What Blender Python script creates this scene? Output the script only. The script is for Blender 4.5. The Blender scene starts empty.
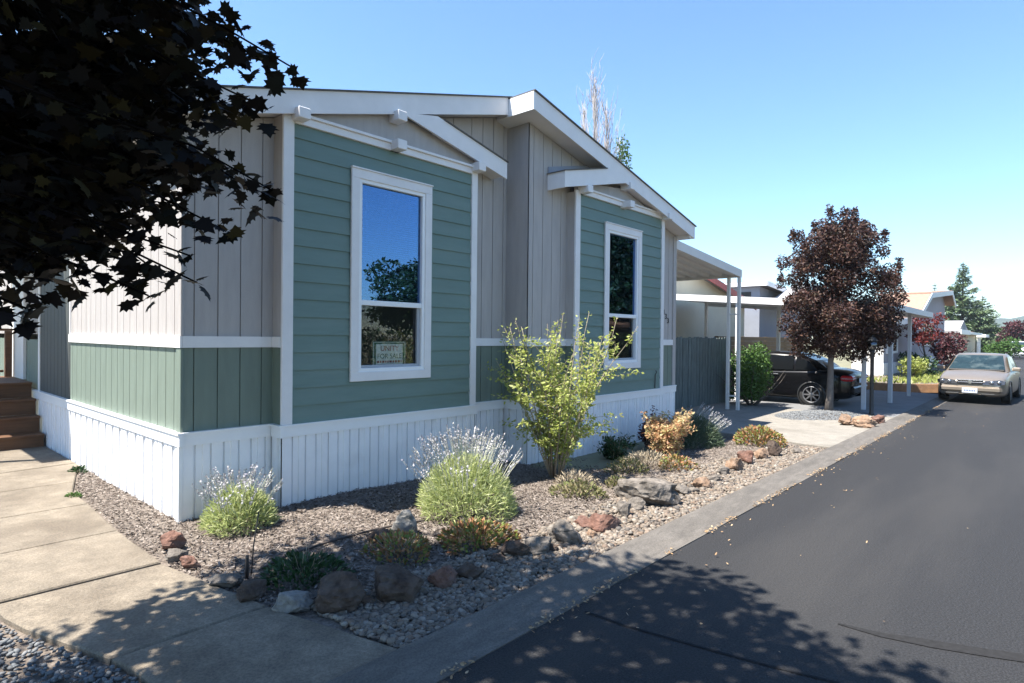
import bpy, math, random
import numpy as np
from mathutils import Vector, Matrix, noise as mnoise
R = math.radians
S = bpy.context.scene
COL = S.collection
random.seed(7)
rng = np.random.default_rng(7)

# ------------------------------------------------------------------ helpers
OFF = {}                                   # offset of each object's mesh frame
def props(o, label=None, cat=None, group=None, kind=None):
    if label: o['label'] = label
    if cat: o['category'] = cat
    if group: o['group'] = group
    if kind: o['kind'] = kind
    return o
def thing(name, label, cat, loc=(0, 0, 0), rz=0.0, group=None, local=False):
    o = bpy.data.objects.new(name, None); COL.objects.link(o)
    o.empty_display_size = .2
    o.location = loc; o.rotation_euler = (0, 0, rz)
    OFF[o.name] = Vector((0, 0, 0)) if local else Vector(loc)
    return props(o, label, cat, group)
def link(name, me, mats, parent=None):
    o = bpy.data.objects.new(name, me); COL.objects.link(o)
    for m in (mats if isinstance(mats, (list, tuple)) else [mats]):
        me.materials.append(m)
    if parent is not None:
        o.parent = parent
        off = OFF[parent.name]; OFF[o.name] = off
        if off.length > 0: me.transform(Matrix.Translation(-off))
    else:
        OFF[o.name] = Vector((0, 0, 0))
    return o
class MB:
    def __init__(s): s.v = []; s.f = []; s.mi = []; s.sm = []
    def add(s, vs, fs, mi=0, sm=False):
        n = len(s.v); s.v += [tuple(v) for v in vs]
        for f in fs:
            s.f.append(tuple(i + n for i in f)); s.mi.append(mi); s.sm.append(sm)
        return s
    def box(s, x0, x1, y0, y1, z0, z1, mi=0):
        return s.add([(x0, y0, z0), (x1, y0, z0), (x1, y1, z0), (x0, y1, z0), (x0, y0, z1), (x1, y0, z1), (x1, y1, z1), (x0, y1, z1)],
                     [(0, 3, 2, 1), (4, 5, 6, 7), (0, 1, 5, 4), (1, 2, 6, 5), (2, 3, 7, 6), (3, 0, 4, 7)], mi)
    def bbox(s, x0, x1, y0, y1, z0, z1, b=.006, mi=0):       # chamfered box
        xs = (x0, x0 + b, x1 - b, x1); ys = (y0, y0 + b, y1 - b, y1); zs = (z0, z0 + b, z1 - b, z1)
        loops = []
        for (zz, i) in ((z0, 1), (zs[1], 0), (zs[2], 0), (z1, 1)):
            a, c = (xs[1], xs[2]) if i else (x0, x1); d, e = (ys[1], ys[2]) if i else (y0, y1)
            p, q = (b, b) if not i else (b * .6, b * .6)
            loops.append([(a + p, d, zz), (c - p, d, zz), (c, d + q, zz), (c, e - q, zz), (c - p, e, zz), (a + p, e, zz), (a, e - q, zz), (a, d + q, zz)])
        vs = [v for l in loops for v in l]; fs = [tuple(range(7, -1, -1)), tuple(24 + i for i in range(8))]
        for k in range(3):
            for i in range(8):
                j = (i + 1) % 8; fs.append((k * 8 + i, k * 8 + j, k * 8 + 8 + j, k * 8 + 8 + i))
        return s.add(vs, fs, mi)
    def prism(s, poly, axis, a, b, mi=0):                      # poly of 2-D points extruded along an axis
        n = len(poly)
        def P(p, t):
            return (t, p[0], p[1]) if axis == 'x' else ((p[0], t, p[1]) if axis == 'y' else (p[0], p[1], t))
        vs = [P(p, a) for p in poly] + [P(p, b) for p in poly]
        fs = [tuple(range(n)), tuple(range(2 * n - 1, n - 1, -1))]
        for i in range(n):
            j = (i + 1) % n; fs.append((i, i + n, j + n, j))
        return s.add(vs, fs, mi)
    def quad(s, a, b, c, d, mi=0): return s.add([a, b, c, d], [(0, 1, 2, 3)], mi)
    def tube(s, pts, rad, n=8, mi=0, cap=True, sm=True):
        pts = [Vector(p) for p in pts]; m = len(pts)
        rad = rad if isinstance(rad, (list, tuple)) else [rad] * m
        vs = []; up = None
        for i, p in enumerate(pts):
            t = (pts[min(i + 1, m - 1)] - pts[max(i - 1, 0)]).normalized()
            ref = Vector((0, 0, 1)) if abs(t.z) < .95 else Vector((1, 0, 0))
            a = t.cross(ref).normalized() if up is None else (up - t * up.dot(t)).normalized()
            up = a; b = t.cross(a)
            for k in range(n):
                w = 2 * math.pi * k / n
                vs.append(p + (a * math.cos(w) + b * math.sin(w)) * rad[i])
        fs = []
        for i in range(m - 1):
            for k in range(n):
                l = (k + 1) % n; fs.append((i * n + k, i * n + l, (i + 1) * n + l, (i + 1) * n + k))
        if cap: fs += [tuple(range(n - 1, -1, -1)), tuple((m - 1) * n + k for k in range(n))]
        return s.add(vs, fs, mi, sm)
    def lathe(s, prof, c, axis='z', n=24, mi=0, sm=True, cap=True):      # prof (r, t) along axis
        vs = []
        for r, t in prof:
            for k in range(n):
                w = 2 * math.pi * k / n; a, b = r * math.cos(w), r * math.sin(w)
                vs.append((c[0] + a, c[1] + b, c[2] + t) if axis == 'z' else ((c[0] + a, c[1] + t, c[2] + b) if axis == 'y' else (c[0] + t, c[1] + a, c[2] + b)))
        fs = []
        for i in range(len(prof) - 1):
            for k in range(n):
                l = (k + 1) % n; fs.append((i * n + k, i * n + l, (i + 1) * n + l, (i + 1) * n + k))
        if cap: fs += [tuple(range(n - 1, -1, -1)), tuple((len(prof) - 1) * n + k for k in range(n))]
        return s.add(vs, fs, mi, sm)
    def build(s, name, mats, parent=None):
        me = bpy.data.meshes.new(name); me.from_pydata(s.v, [], s.f)
        me.polygons.foreach_set('material_index', s.mi); me.polygons.foreach_set('use_smooth', s.sm)
        me.update()
        return link(name, me, mats, parent)
def fix_normals(o):
    import bmesh
    bm = bmesh.new(); bm.from_mesh(o.data); bmesh.ops.recalc_face_normals(bm, faces=bm.faces); bm.to_mesh(o.data); bm.free(); return o

def poly_mesh(name, V, k, mats, parent=None, mi=None):
    """V (n, k, 3) array: n separate polygons of k corners"""
    n = V.shape[0]; me = bpy.data.meshes.new(name)
    me.vertices.add(n * k); me.vertices.foreach_set('co', V.reshape(-1).astype(np.float32))
    me.loops.add(n * k); me.loops.foreach_set('vertex_index', np.arange(n * k, dtype=np.int32))
    me.polygons.add(n); me.polygons.foreach_set('loop_start', np.arange(0, n * k, k, dtype=np.int32))
    if mi is not None: me.polygons.foreach_set('material_index', mi.astype(np.int32))
    me.update(calc_edges=True)
    return link(name, me, mats, parent)
def rand_dirs(n, r=rng):
    d = r.normal(size=(n, 3)); return d / np.linalg.norm(d, axis=1)[:, None]
def nrm(a): return a / np.maximum(np.linalg.norm(a, axis=1)[:, None], 1e-9)
def leaf_verts(P, N, T, size, tmpl, curl=0.0):
    """P centres, N normals, T directions, size scalar/array, tmpl (k,2) (along, across)"""
    T = nrm(T - N * np.sum(T * N, 1)[:, None]); B = np.cross(N, T)
    size = np.broadcast_to(np.asarray(size, float), (len(P),))[:, None, None]
    t = tmpl[None, :, :]
    bend = curl * (t[:, :, 0:1] ** 2 + np.abs(t[:, :, 1:2]) * .8)
    return P[:, None, :] + size * (T[:, None, :] * t[:, :, 0:1] + B[:, None, :] * t[:, :, 1:2] - N[:, None, :] * bend)
OVAL = np.array([(0, 0), (.3, .24), (.65, .2), (1, 0), (.65, -.2), (.3, -.24)])
NARROW = np.array([(0, 0), (.4, .09), (1, 0), (.4, -.09)])
BLADE = np.array([(0, .03), (.6, .022), (1, 0), (.6, -.022), (0, -.03)])
MAPLE = np.array([(0, 0), (-.05, .12), (-.16, .34), (.04, .30), (.10, .52), (.24, .40), (.38, .60), (.42, .34), (.56, .26), (.66, .36), (.72, .16), (1.0, 0),
                  (.72, -.16), (.66, -.36), (.56, -.26), (.42, -.34), (.38, -.60), (.24, -.40), (.10, -.52), (.04, -.30), (-.16, -.34), (-.05, -.12)])
CHIP = np.array([(-.5, -.16), (.5, -.2), (.45, .2), (-.5, .14)])

def smooth(x, a, b):
    t = min(1, max(0, (x - a) / (b - a))); return t * t * (3 - 2 * t)
def nz(x, y, z=0): return mnoise.noise(Vector((x, y, z)))

# ------------------------------------------------------------------ materials
def nodes(name):
    m = bpy.data.materials.new(name); m.use_nodes = True
    nt = m.node_tree; b = nt.nodes['Principled BSDF']; return m, nt, b
def N(nt, t, **k):
    n = nt.nodes.new(t)
    for a, v in k.items():
        if a in n.inputs: n.inputs[a].default_value = v
        else: setattr(n, a, v)
    return n
def c4(c): return (c[0], c[1], c[2], 1)
def mat(name, col, rough=.6, var=.12, scale=6, col2=None, bump=0, bscale=60, metal=0, spec=.5, det=6, patch=None, stretch=None, fine=None):
    m, nt, b = nodes(name)
    tc = N(nt, 'ShaderNodeTexCoord'); out = tc.outputs['Object']
    if stretch:
        mp = N(nt, 'ShaderNodeMapping'); mp.inputs['Scale'].default_value = stretch
        nt.links.new(out, mp.inputs[0]); out = mp.outputs[0]
    no = N(nt, 'ShaderNodeTexNoise', Scale=scale, Detail=det, Roughness=.65); nt.links.new(out, no.inputs['Vector'])
    cr = N(nt, 'ShaderNodeValToRGB')
    lo = [max(0, c * (1 - var)) for c in col]; hi = [min(1, c * (1 + var)) for c in (col2 or col)]
    cr.color_ramp.elements[0].position = .3; cr.color_ramp.elements[1].position = .7
    cr.color_ramp.elements[0].color = c4(lo); cr.color_ramp.elements[1].color = c4(hi)
    nt.links.new(no.outputs[0], cr.inputs[0]); colout = cr.outputs[0]
    if patch:                                                    # second, larger patches: (colour, scale, threshold, strength[, stretch])
        n2 = N(nt, 'ShaderNodeTexNoise', Scale=patch[1], Detail=5, Roughness=.6); o2 = out
        if len(patch) > 4:
            mp2 = N(nt, 'ShaderNodeMapping'); mp2.inputs['Scale'].default_value = patch[4]; nt.links.new(out, mp2.inputs[0]); o2 = mp2.outputs[0]
        nt.links.new(o2, n2.inputs['Vector'])
        r2 = N(nt, 'ShaderNodeValToRGB'); r2.color_ramp.elements[0].position = patch[2]; r2.color_ramp.elements[1].position = patch[2] + .18
        r2.color_ramp.elements[0].color = (0, 0, 0, 1); r2.color_ramp.elements[1].color = (patch[3],) * 3 + (1,)
        nt.links.new(n2.outputs[0], r2.inputs[0])
        mx = N(nt, 'ShaderNodeMixRGB'); nt.links.new(r2.outputs[0], mx.inputs[0]); nt.links.new(colout, mx.inputs[1]); mx.inputs[2].default_value = c4(patch[0])
        colout = mx.outputs[0]
    if fine:                                                     # fine speckle: (scale, darkest factor)
        n3 = N(nt, 'ShaderNodeTexNoise', Scale=fine[0], Detail=3, Roughness=.7); nt.links.new(tc.outputs['Object'], n3.inputs['Vector'])
        r3 = N(nt, 'ShaderNodeValToRGB'); r3.color_ramp.elements[0].position = .36; r3.color_ramp.elements[1].position = .62
        r3.color_ramp.elements[0].color = (fine[1],) * 3 + (1,); r3.color_ramp.elements[1].color = (1.0, 1.0, 1.0, 1)
        nt.links.new(n3.outputs[0], r3.inputs[0])
        m3 = N(nt, 'ShaderNodeMixRGB', blend_type='MULTIPLY'); m3.inputs[0].default_value = 1; nt.links.new(colout, m3.inputs[1]); nt.links.new(r3.outputs[0], m3.inputs[2]); colout = m3.outputs[0]
    nt.links.new(colout, b.inputs['Base Color'])
    b.inputs['Roughness'].default_value = rough; b.inputs['Metallic'].default_value = metal
    b.inputs['Specular IOR Level'].default_value = spec
    if bump:
        nb = N(nt, 'ShaderNodeTexNoise', Scale=bscale, Detail=4); nt.links.new(out, nb.inputs['Vector'])
        bp = N(nt, 'ShaderNodeBump', Strength=bump, Distance=.01); nt.links.new(nb.outputs[0], bp.inputs['Height'])
        nt.links.new(bp.outputs[0], b.inputs['Normal'])
    return m
def island(name, cols, rough=.7, trans=0, spec=.3, bump=0):
    """one colour per loose piece (leaf, pebble, chip), picked from a ramp"""
    m, nt, b = nodes(name)
    g = N(nt, 'ShaderNodeNewGeometry'); cr = N(nt, 'ShaderNodeValToRGB')
    e = cr.color_ramp.elements; n = len(cols)
    while len(e) < n: e.new(.5)
    for i, c in enumerate(cols):
        e[i].position = i / (n - 1); e[i].color = c4(c)
    nt.links.new(g.outputs['Random Per Island'], cr.inputs[0]); nt.links.new(cr.outputs[0], b.inputs['Base Color'])
    b.inputs['Roughness'].default_value = rough; b.inputs['Specular IOR Level'].default_value = spec
    if bump:
        tc = N(nt, 'ShaderNodeTexCoord'); nb = N(nt, 'ShaderNodeTexNoise', Scale=90, Detail=3); nt.links.new(tc.outputs['Object'], nb.inputs['Vector'])
        bp = N(nt, 'ShaderNodeBump', Strength=bump, Distance=.004); nt.links.new(nb.outputs[0], bp.inputs['Height']); nt.links.new(bp.outputs[0], b.inputs['Normal'])
    if trans:
        t = N(nt, 'ShaderNodeBsdfTranslucent'); nt.links.new(cr.outputs[0], t.inputs[0])
        mx = N(nt, 'ShaderNodeMixShader'); mx.inputs[0].default_value = trans
        nt.links.new(b.outputs[0], mx.inputs[1]); nt.links.new(t.outputs[0], mx.inputs[2])
        nt.links.new(mx.outputs[0], nt.nodes['Material Output'].inputs[0])
    return m
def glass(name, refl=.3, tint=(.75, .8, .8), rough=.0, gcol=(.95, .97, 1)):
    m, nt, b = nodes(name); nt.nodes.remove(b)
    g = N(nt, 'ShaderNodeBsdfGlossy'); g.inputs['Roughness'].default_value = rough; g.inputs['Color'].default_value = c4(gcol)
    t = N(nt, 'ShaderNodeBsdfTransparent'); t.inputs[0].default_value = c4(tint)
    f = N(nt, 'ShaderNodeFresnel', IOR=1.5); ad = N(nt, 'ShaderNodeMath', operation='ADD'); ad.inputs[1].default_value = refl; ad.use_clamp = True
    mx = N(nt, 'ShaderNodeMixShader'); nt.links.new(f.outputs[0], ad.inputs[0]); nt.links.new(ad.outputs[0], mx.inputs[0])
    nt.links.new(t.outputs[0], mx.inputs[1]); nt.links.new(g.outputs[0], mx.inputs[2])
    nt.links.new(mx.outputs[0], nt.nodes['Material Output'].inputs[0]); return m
def screen_mat(name, k=.35):
    m, nt, b = nodes(name)
    b.inputs['Base Color'].default_value = (.006, .006, .007, 1); b.inputs['Roughness'].default_value = .8
    t = N(nt, 'ShaderNodeBsdfTransparent'); mx = N(nt, 'ShaderNodeMixShader'); mx.inputs[0].default_value = k
    nt.links.new(t.outputs[0], mx.inputs[1]); nt.links.new(b.outputs[0], mx.inputs[2])
    nt.links.new(mx.outputs[0], nt.nodes['Material Output'].inputs[0]); return m

M = {}
M['green'] = mat('green_paint', (0.131, 0.1998, 0.1765), .55, .07, 3, bump=.15, bscale=120, stretch=(1, 1, 6), patch=((0.16, 0.2212, 0.1988), .9, .5, .5))
M['sage'] = mat('sage_paint', (0.1518, 0.1914, 0.1546), .6, .10, 3, bump=.2, bscale=90, stretch=(4, 4, .7))
M['taupe'] = mat('taupe_paint', (.39, .360, .342), .6, .09, 3, bump=.2, bscale=90, stretch=(4, 4, .7))
M['trim'] = mat('trim_paint', (.72, .70, .69), .5, .05, 4, bump=.06, bscale=70)
M['white'] = mat('white_vinyl', (.80, .80, .80), .35, .03, 3)
M['skirt'] = mat('white_skirting', (.80, .80, .81), .42, .05, 5, patch=((.62, .60, .56), 2.2, .6, .35))
M['shingle'] = mat('roof_shingle', (.10, .095, .09), .9, .3, 25, bump=.5, bscale=40)
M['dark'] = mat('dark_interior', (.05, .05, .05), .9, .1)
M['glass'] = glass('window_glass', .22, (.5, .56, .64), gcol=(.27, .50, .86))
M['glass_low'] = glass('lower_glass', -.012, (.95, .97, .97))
M['glass_dark'] = glass('car_glass', .10, (.25, .3, .3))
M['screen'] = screen_mat('insect_screen', .22)
M['blind'] = mat('blind_slat', (.34, .40, .48), .5, .04)
M['asphalt'] = mat('asphalt', (0.0288, 0.0288, 0.0304), .8, .5, 90, bump=.6, bscale=140, det=3, patch=((0.0448, 0.0432, 0.0424), .9, .46, .85, (.16, 1, 1)), spec=.3, fine=(85, .52))
M['tar'] = mat('tar_seal', (.026, .026, .027), .9, .2, 30, spec=.05)
M['concrete'] = mat('concrete_walk', (0.2144, 0.1776, 0.132), .88, .24, 9, bump=.45, bscale=150, patch=((0.12, 0.0944, 0.0672), 1.3, .44, .8), fine=(70, .62))
M['drive'] = mat('concrete_drive', (0.246, 0.2255, 0.1927), .85, .16, 6, bump=.3, bscale=140, patch=((0.164, 0.1476, 0.123), 1.2, .5, .6), fine=(60, .75))
M['gutter'] = mat('concrete_gutter', (0.1394, 0.1246, 0.1082), .9, .25, 7, bump=.5, bscale=120, patch=((0.0902, 0.08036, 0.0697), 1.6, .48, .7), fine=(80, .65), stretch=(.6, 2.2, 1))
M['soil'] = mat('mulch_soil', (0.0902, 0.07216, 0.05904), .95, .45, 40, col2=(0.164, 0.1353, 0.1107), bump=.9, bscale=70)
M['ground'] = mat('dry_ground', (.16, .15, .09), .95, .3, .6, bump=.4, bscale=20)
M['chips'] = island('bark_chips', [(0.04675, 0.034, 0.0272), (0.1148, 0.08925, 0.0748), (0.204, 0.17, 0.1445), (0.2805, 0.2422, 0.2125), (0.1445, 0.119, 0.102), (0.068, 0.05525, 0.0459)], .9, 0, .2)
M['pebble'] = island('river_pebbles', [(0.0756, 0.063, 0.0504), (0.1848, 0.147, 0.1134), (0.1344, 0.1092, 0.084), (0.2352, 0.1932, 0.1512), (0.0924, 0.084, 0.0756), (0.168, 0.1176, 0.084), (0.2688, 0.2394, 0.2016), (0.1176, 0.1008, 0.084)], .75, 0, .35, .3)
M['pebble_blue'] = island('grey_gravel', [(0.08, 0.084, 0.088), (0.152, 0.16, 0.164), (0.112, 0.116, 0.12), (0.192, 0.196, 0.196)], .8, 0, .3)
M['litter'] = island('dry_leaves', [(.30, .19, .10), (.42, .30, .18), (.22, .13, .07), (.48, .38, .25)], .8, .2)
M['crimson'] = island('backlit_crimson_leaf', [(.006, .005, .005), (.010, .007, .007), (.008, .009, .006), (.012, .008, .006), (.045, .036, .012)], .6, .16, .2)  # near black stands in for backlighting, the brightest tone for sun glow
M['purple'] = island('purple_leaf', [(.040, .019, .018), (.080, .036, .026), (.028, .015, .018), (.105, .052, .032), (.040, .034, .020)], .55, .15, .3)
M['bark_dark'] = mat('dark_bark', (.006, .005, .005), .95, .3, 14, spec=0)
M['bark'] = mat('bark', (.09, .075, .062), .9, .35, 14, bump=.8, bscale=40, stretch=(3, 3, .6))
M['bark_pale'] = mat('pale_bark', (.15, .13, .115), .85, .2, 14, bump=.4, bscale=40)
M['fence'] = mat('weathered_fence', (.118, .140, .135), .9, .45, 5, bump=.6, bscale=40, stretch=(8, 8, .6))
M['deckwood'] = mat('stained_wood', (.115, .052, .022), .6, .3, 6, bump=.4, bscale=40, stretch=(.7, 8, 8))
M['brownwood'] = mat('brown_wood', (.16, .11, .055), .75, .3, 6, bump=.4, bscale=30, stretch=(.6, 6, 6))
M['metal_white'] = mat('painted_metal', (.66, .65, .63), .4, .05, 3)
M['metal_light'] = mat('bare_white_metal', (.80, .79, .77), .35, .04, 3)
M['black'] = mat('black_metal', (.018, .018, .018), .45, .2)
M['greypost'] = mat('painted_post', (.55, .55, .57), .5, .05)
M['cream'] = mat('cream_wall', (0.54, 0.495, 0.378), .7, .06, 1.5)
M['red'] = mat('red_trim', (.42, .09, .07), .6, .1)
M['bluegrey'] = mat('bluegrey_wall', (.26, .28, .33), .7, .06, 2)
M['offwhite'] = mat('offwhite_wall', (.70, .68, .64), .6, .05, 2)
M['mauve'] = mat('mauve_wall', (.33, .30, .33), .7, .06, 2)
M['tan'] = mat('tan_wall', (.55, .45, .30), .7, .06, 2)
M['roof_orange'] = mat('orange_shingle', (0.306, 0.1913, 0.1403), .9, .15, 8, bump=.3)  # the shingles' own orange brown, shared by several roofs
M['roof_grey'] = mat('grey_shingle', (.30, .29, .29), .9, .2, 12, bump=.4)
M['rim'] = mat('rim_metal', (.17, .17, .175), .4, .05, metal=.5)
M['chrome'] = mat('bright_metal', (.75, .75, .76), .2, .03, metal=1)
M['tyre'] = mat('rubber', (.02, .02, .02), .85, .2)
M['champagne'] = mat('champagne_paint', (.33, .275, .22), .3, .03, 3, metal=.6, spec=.6)
M['blackpaint'] = mat('black_paint', (.005, .005, .006), .14, .05, 3, spec=.3)
M['whitepaint'] = mat('white_paint', (.75, .76, .78), .3, .03, 3)
M['lens'] = mat('headlamp_lens', (.07, .075, .085), .12, .3, 30, metal=.4)
M['lens_bright'] = mat('headlamp_reflector', (.32, .33, .35), .15, .1, 30, metal=.8)
M['redlens'] = mat('tail_lens', (.45, .015, .02), .15, .1)
M['plate'] = mat('number_plate', (.62, .66, .72), .5, .1, 30)
M['plate_ink'] = mat('plate_ink', (.12, .16, .28), .5, .1)
M['sign_white'] = mat('sign_board', (.85, .88, .82), .6, .03); M['sign_green'] = mat('sign_green', (.05, .16, .10), .6, .03); M['sign_red'] = mat('sign_red', (.30, .06, .05), .6, .03)
M['brick'] = mat('timber_edging', (.40, .22, .12), .85, .2, 8)
M['hose'] = mat('drip_hose', (.045, .035, .03), .7, .2)
M['hill'] = mat('wooded_hill', (.045, .065, .045), .95, .35, .02, bump=0)
def rockmat(name, c, c2, patch): return mat(name, c, .92, .4, 9, col2=c2, bump=1.0, bscale=34, patch=(patch, 5, .46, .8), det=9, spec=.2)
M['rock_grey'] = rockmat('grey_rock', (0.0855, 0.0747, 0.0648), (0.189, 0.1665, 0.144), (0.0495, 0.0432, 0.0378))
M['rock_brown'] = rockmat('brown_rock', (0.0425, 0.0289, 0.02295), (0.09775, 0.07055, 0.05525), (0.07225, 0.0612, 0.0527))
M['rock_red'] = rockmat('red_rock', (0.1105, 0.05525, 0.0408), (0.1955, 0.1105, 0.0833), (0.0935, 0.0765, 0.068))
M['rock_pale'] = rockmat('pale_rock', (0.17, 0.1573, 0.1403), (0.2635, 0.2507, 0.2295), (0.1105, 0.1062, 0.102))
M['rock_tan'] = rockmat('tan_rock', (0.17, 0.1062, 0.068), (0.2635, 0.1785, 0.1232), (0.136, 0.1148, 0.09775))

# ------------------------------------------------------------------ camera
cam = bpy.data.cameras.new('camera'); camo = bpy.data.objects.new('camera', cam); COL.objects.link(camo)
f_px, pitch, roll, yaw = 605.56, -.0079, .0103, .7307
C0 = Vector((-1.9973, -5.6356, 1.65))
fw = Vector((math.cos(yaw) * math.cos(pitch), math.sin(yaw) * math.cos(pitch), math.sin(pitch)))
rt = Vector((math.sin(yaw), -math.cos(yaw), 0)); up = rt.cross(fw)
cr_, sr_ = math.cos(roll), math.sin(roll)
right = rt * cr_ + up * sr_; upv = up * cr_ - rt * sr_
camo.matrix_world = Matrix(((right.x, upv.x, -fw.x, C0.x), (right.y, upv.y, -fw.y, C0.y), (right.z, upv.z, -fw.z, C0.z), (0, 0, 0, 1)))
cam.sensor_width = 36; cam.lens = f_px / 1024 * 36; cam.clip_end = 6000; cam.clip_start = .05
S.camera = camo
def at(u, v, t):                       # a point t metres ahead of the camera along a sight line (used to take measurements)
    x, y = u - 512, v - 341.5
    return C0 + fw * t + right * (x * t / f_px) - upv * (y * t / f_px)
def gnd(u, v, z=0):
    d = at(u, v, 1) - C0; return C0 + d * ((z - C0.z) / d.z)
# note: camera roll sign follows the fitted picture (horizon lower on the right)

# ------------------------------------------------------------------ light
SUN = Vector((-.46, .225, 1)).normalized()
el = math.asin(SUN.z); az = math.atan2(SUN.x, SUN.y)
w = bpy.data.worlds.new('World'); S.world = w; w.use_nodes = True
nt = w.node_tree; bg = nt.nodes['Background']
sky = nt.nodes.new('ShaderNodeTexSky'); sky.sky_type = 'NISHITA'; sky.sun_disc = False
sky.sun_elevation = el; sky.sun_rotation = az; sky.air_density = 1.15; sky.dust_density = .0; sky.ozone_density = 2.4; sky.altitude = 100
tint = nt.nodes.new('ShaderNodeMixRGB'); tint.blend_type = 'MULTIPLY'; tint.inputs[0].default_value = 1; tint.inputs[2].default_value = (.80, .96, 1.10, 1)
nt.links.new(sky.outputs[0], tint.inputs[1]); nt.links.new(tint.outputs[0], bg.inputs[0]); bg.inputs[1].default_value = .086
sl = bpy.data.lights.new('sun', 'SUN'); sl.energy = 5.0; sl.angle = R(.5); sl.color = (1, .945, .86)
so = bpy.data.objects.new('sun', sl); COL.objects.link(so); so.rotation_euler = SUN.to_track_quat('Z', 'Y').to_euler(); so.location = (0, 0, 30)
S.view_settings.view_transform = 'Standard'; S.view_settings.look = 'None'; S.view_settings.exposure = 1.6; S.view_settings.gamma = 1
S.render.engine = 'CYCLES'; S.cycles.max_bounces = 7; S.cycles.transparent_max_bounces = 12; S.cycles.use_denoising = True
S.cycles.diffuse_bounces = 3; S.cycles.glossy_bounces = 4; S.cycles.sample_clamp_indirect = 6

# ------------------------------------------------------------------ the ground
def sheet(name, pts, z, m):
    b = MB(); b.add([(p[0], p[1], z) for p in pts], [tuple(range(len(pts)))]); return props(b.build(name, m), kind='structure')
sheet('ground', [(-150, -900), (1900, -900), (1900, 700), (-150, 700)], -.06, M['ground'])
def bend(x): return 0 if x < 35 else (x - 35) ** 2 * .001
b = MB(); xs = [-60, -20, 0, 10, 20, 35] + list(range(40, 125, 5)); vs = []
for x in xs: vs += [(x, -10.6 + bend(x), -.001 if x < 90 else .02), (x, -3.47 + bend(x), 0)]
b.add(vs, [(2 * i, 2 * i + 2, 2 * i + 3, 2 * i + 1) for i in range(len(xs) - 1)])
props(b.build('road', M['asphalt']), kind='structure')
# rolled gutter along the near kerb
b = MB(); prof = [(-3.465, -.03), (-3.465, .004), (-3.40, .006), (-3.31, .022), (-3.22, .047), (-3.165, .052), (-3.15, .045), (-3.15, -.05)]
xs = [-40, -10] + list(np.arange(-4, 20, .35)) + list(range(20, 36, 4)) + list(range(40, 125, 5)); vs = []
for x in xs:
    j = .012 * nz(x * 1.9, 3.3)
    for k, (y, z) in enumerate(prof): vs.append((x, y + bend(x) + (j if k < 2 else .004 * nz(x * 3, k)), z))
n = len(prof); b.add(vs, [(i * n + k, (i + 1) * n + k, (i + 1) * n + k + 1, i * n + k + 1) for i in range(len(xs) - 1) for k in range(n - 1)])
props(b.build('kerb', M['gutter']), kind='structure')
# far kerb across the road
b = MB(); vs = []
xs2 = [-60, -20, 0, 10, 20, 35] + list(range(40, 125, 5))
for x in xs2:
    for (y, z) in ((-10.62, 0.004), (-10.75, .05), (-11.0, .055), (-11.0, -.05)): vs.append((x, y + bend(x), z))
b.add(vs, [(i * 4 + k, i * 4 + k + 1, (i + 1) * 4 + k + 1, (i + 1) * 4 + k) for i in range(len(xs2) - 1) for k in range(3)])
props(b.build('kerb', M['gutter']), kind='structure')
# tar seal over a pavement joint
P = [gnd(*p) for p in [(838, 624), (880, 635), (930, 644), (985, 653), (1040, 661), (1120, 672), (1250, 690)]]
b = MB(); vs = []
for i, p in enumerate(P):
    d = (P[min(i + 1, len(P) - 1)] - P[max(i - 1, 0)]).normalized(); q = Vector((-d.y, d.x, 0)); h = .010 + .038 * min(1, i / 2)
    vs += [(p.x + q.x * h, p.y + q.y * h, .004), (p.x - q.x * h, p.y - q.y * h, .004)]
b.add(vs, [(2 * i, 2 * i + 1, 2 * i + 3, 2 * i + 2) for i in range(len(P) - 1)]); props(b.build('tar_strip', M['tar']), kind='structure')
P = [gnd(*p) for p in [(585, 612), (625, 626), (670, 639), (720, 653), (772, 667), (840, 684)]]
b = MB(); vs = []
for i, p in enumerate(P):
    d = (P[min(i + 1, len(P) - 1)] - P[max(i - 1, 0)]).normalized(); q = Vector((-d.y, d.x, 0)); vs += [(p.x + q.x * .011, p.y + q.y * .011, .004), (p.x - q.x * .009, p.y - q.y * .009, .004)]
b.add(vs, [(2 * i, 2 * i + 1, 2 * i + 3, 2 * i + 2) for i in range(len(P) - 1)]); props(b.build('tar_strip', M['tar']), kind='structure')

# walkway slabs: joints are real gaps
def slab(b, quad, z, thick=.1, r=.012):
    c = [Vector((p[0], p[1], 0)) for p in quad]; ctr = sum(c, Vector()) / len(c); nq = len(c)
    top = [p + (ctr - p).normalized() * r for p in c]
    vs = [(p.x, p.y, z) for p in top] + [(p.x, p.y, z - r * .8) for p in c] + [(p.x, p.y, z - thick) for p in c]
    fs = [tuple(range(nq))]
    for k in range(2):
        for i in range(nq):
            j = (i + 1) % nq; fs.append((k * nq + i, (k + 1) * nq + i, (k + 1) * nq + j, k * nq + j))
    b.add(vs, fs)
rightE = [(-.055, -3.14), (-.28, -2.18), (-.47, -.985), (-.47, -.02), (-.42, 1.0), (-.40, 1.75), (-.20, 2.55), (-.035, 3.12)]
def rx(y):
    for (xa, ya), (xb, yb) in zip(rightE, rightE[1:]):
        if ya <= y <= yb: return xa + (xb - xa) * (y - ya) / (yb - ya)
    return -.02
def lx(y): return -1.02 if y < -2.6 else -1.02 - .36 * smooth(y, -2.6, -1.0) - .5 * smooth(y, -.9, 1.5)
b = MB()
ys = [(-3.14, -2.17, .034), (-2.155, -.99, .034), (-.965, .02, .042), (.028, 1.1, .042), (1.108, 2.2, .042)]
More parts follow.
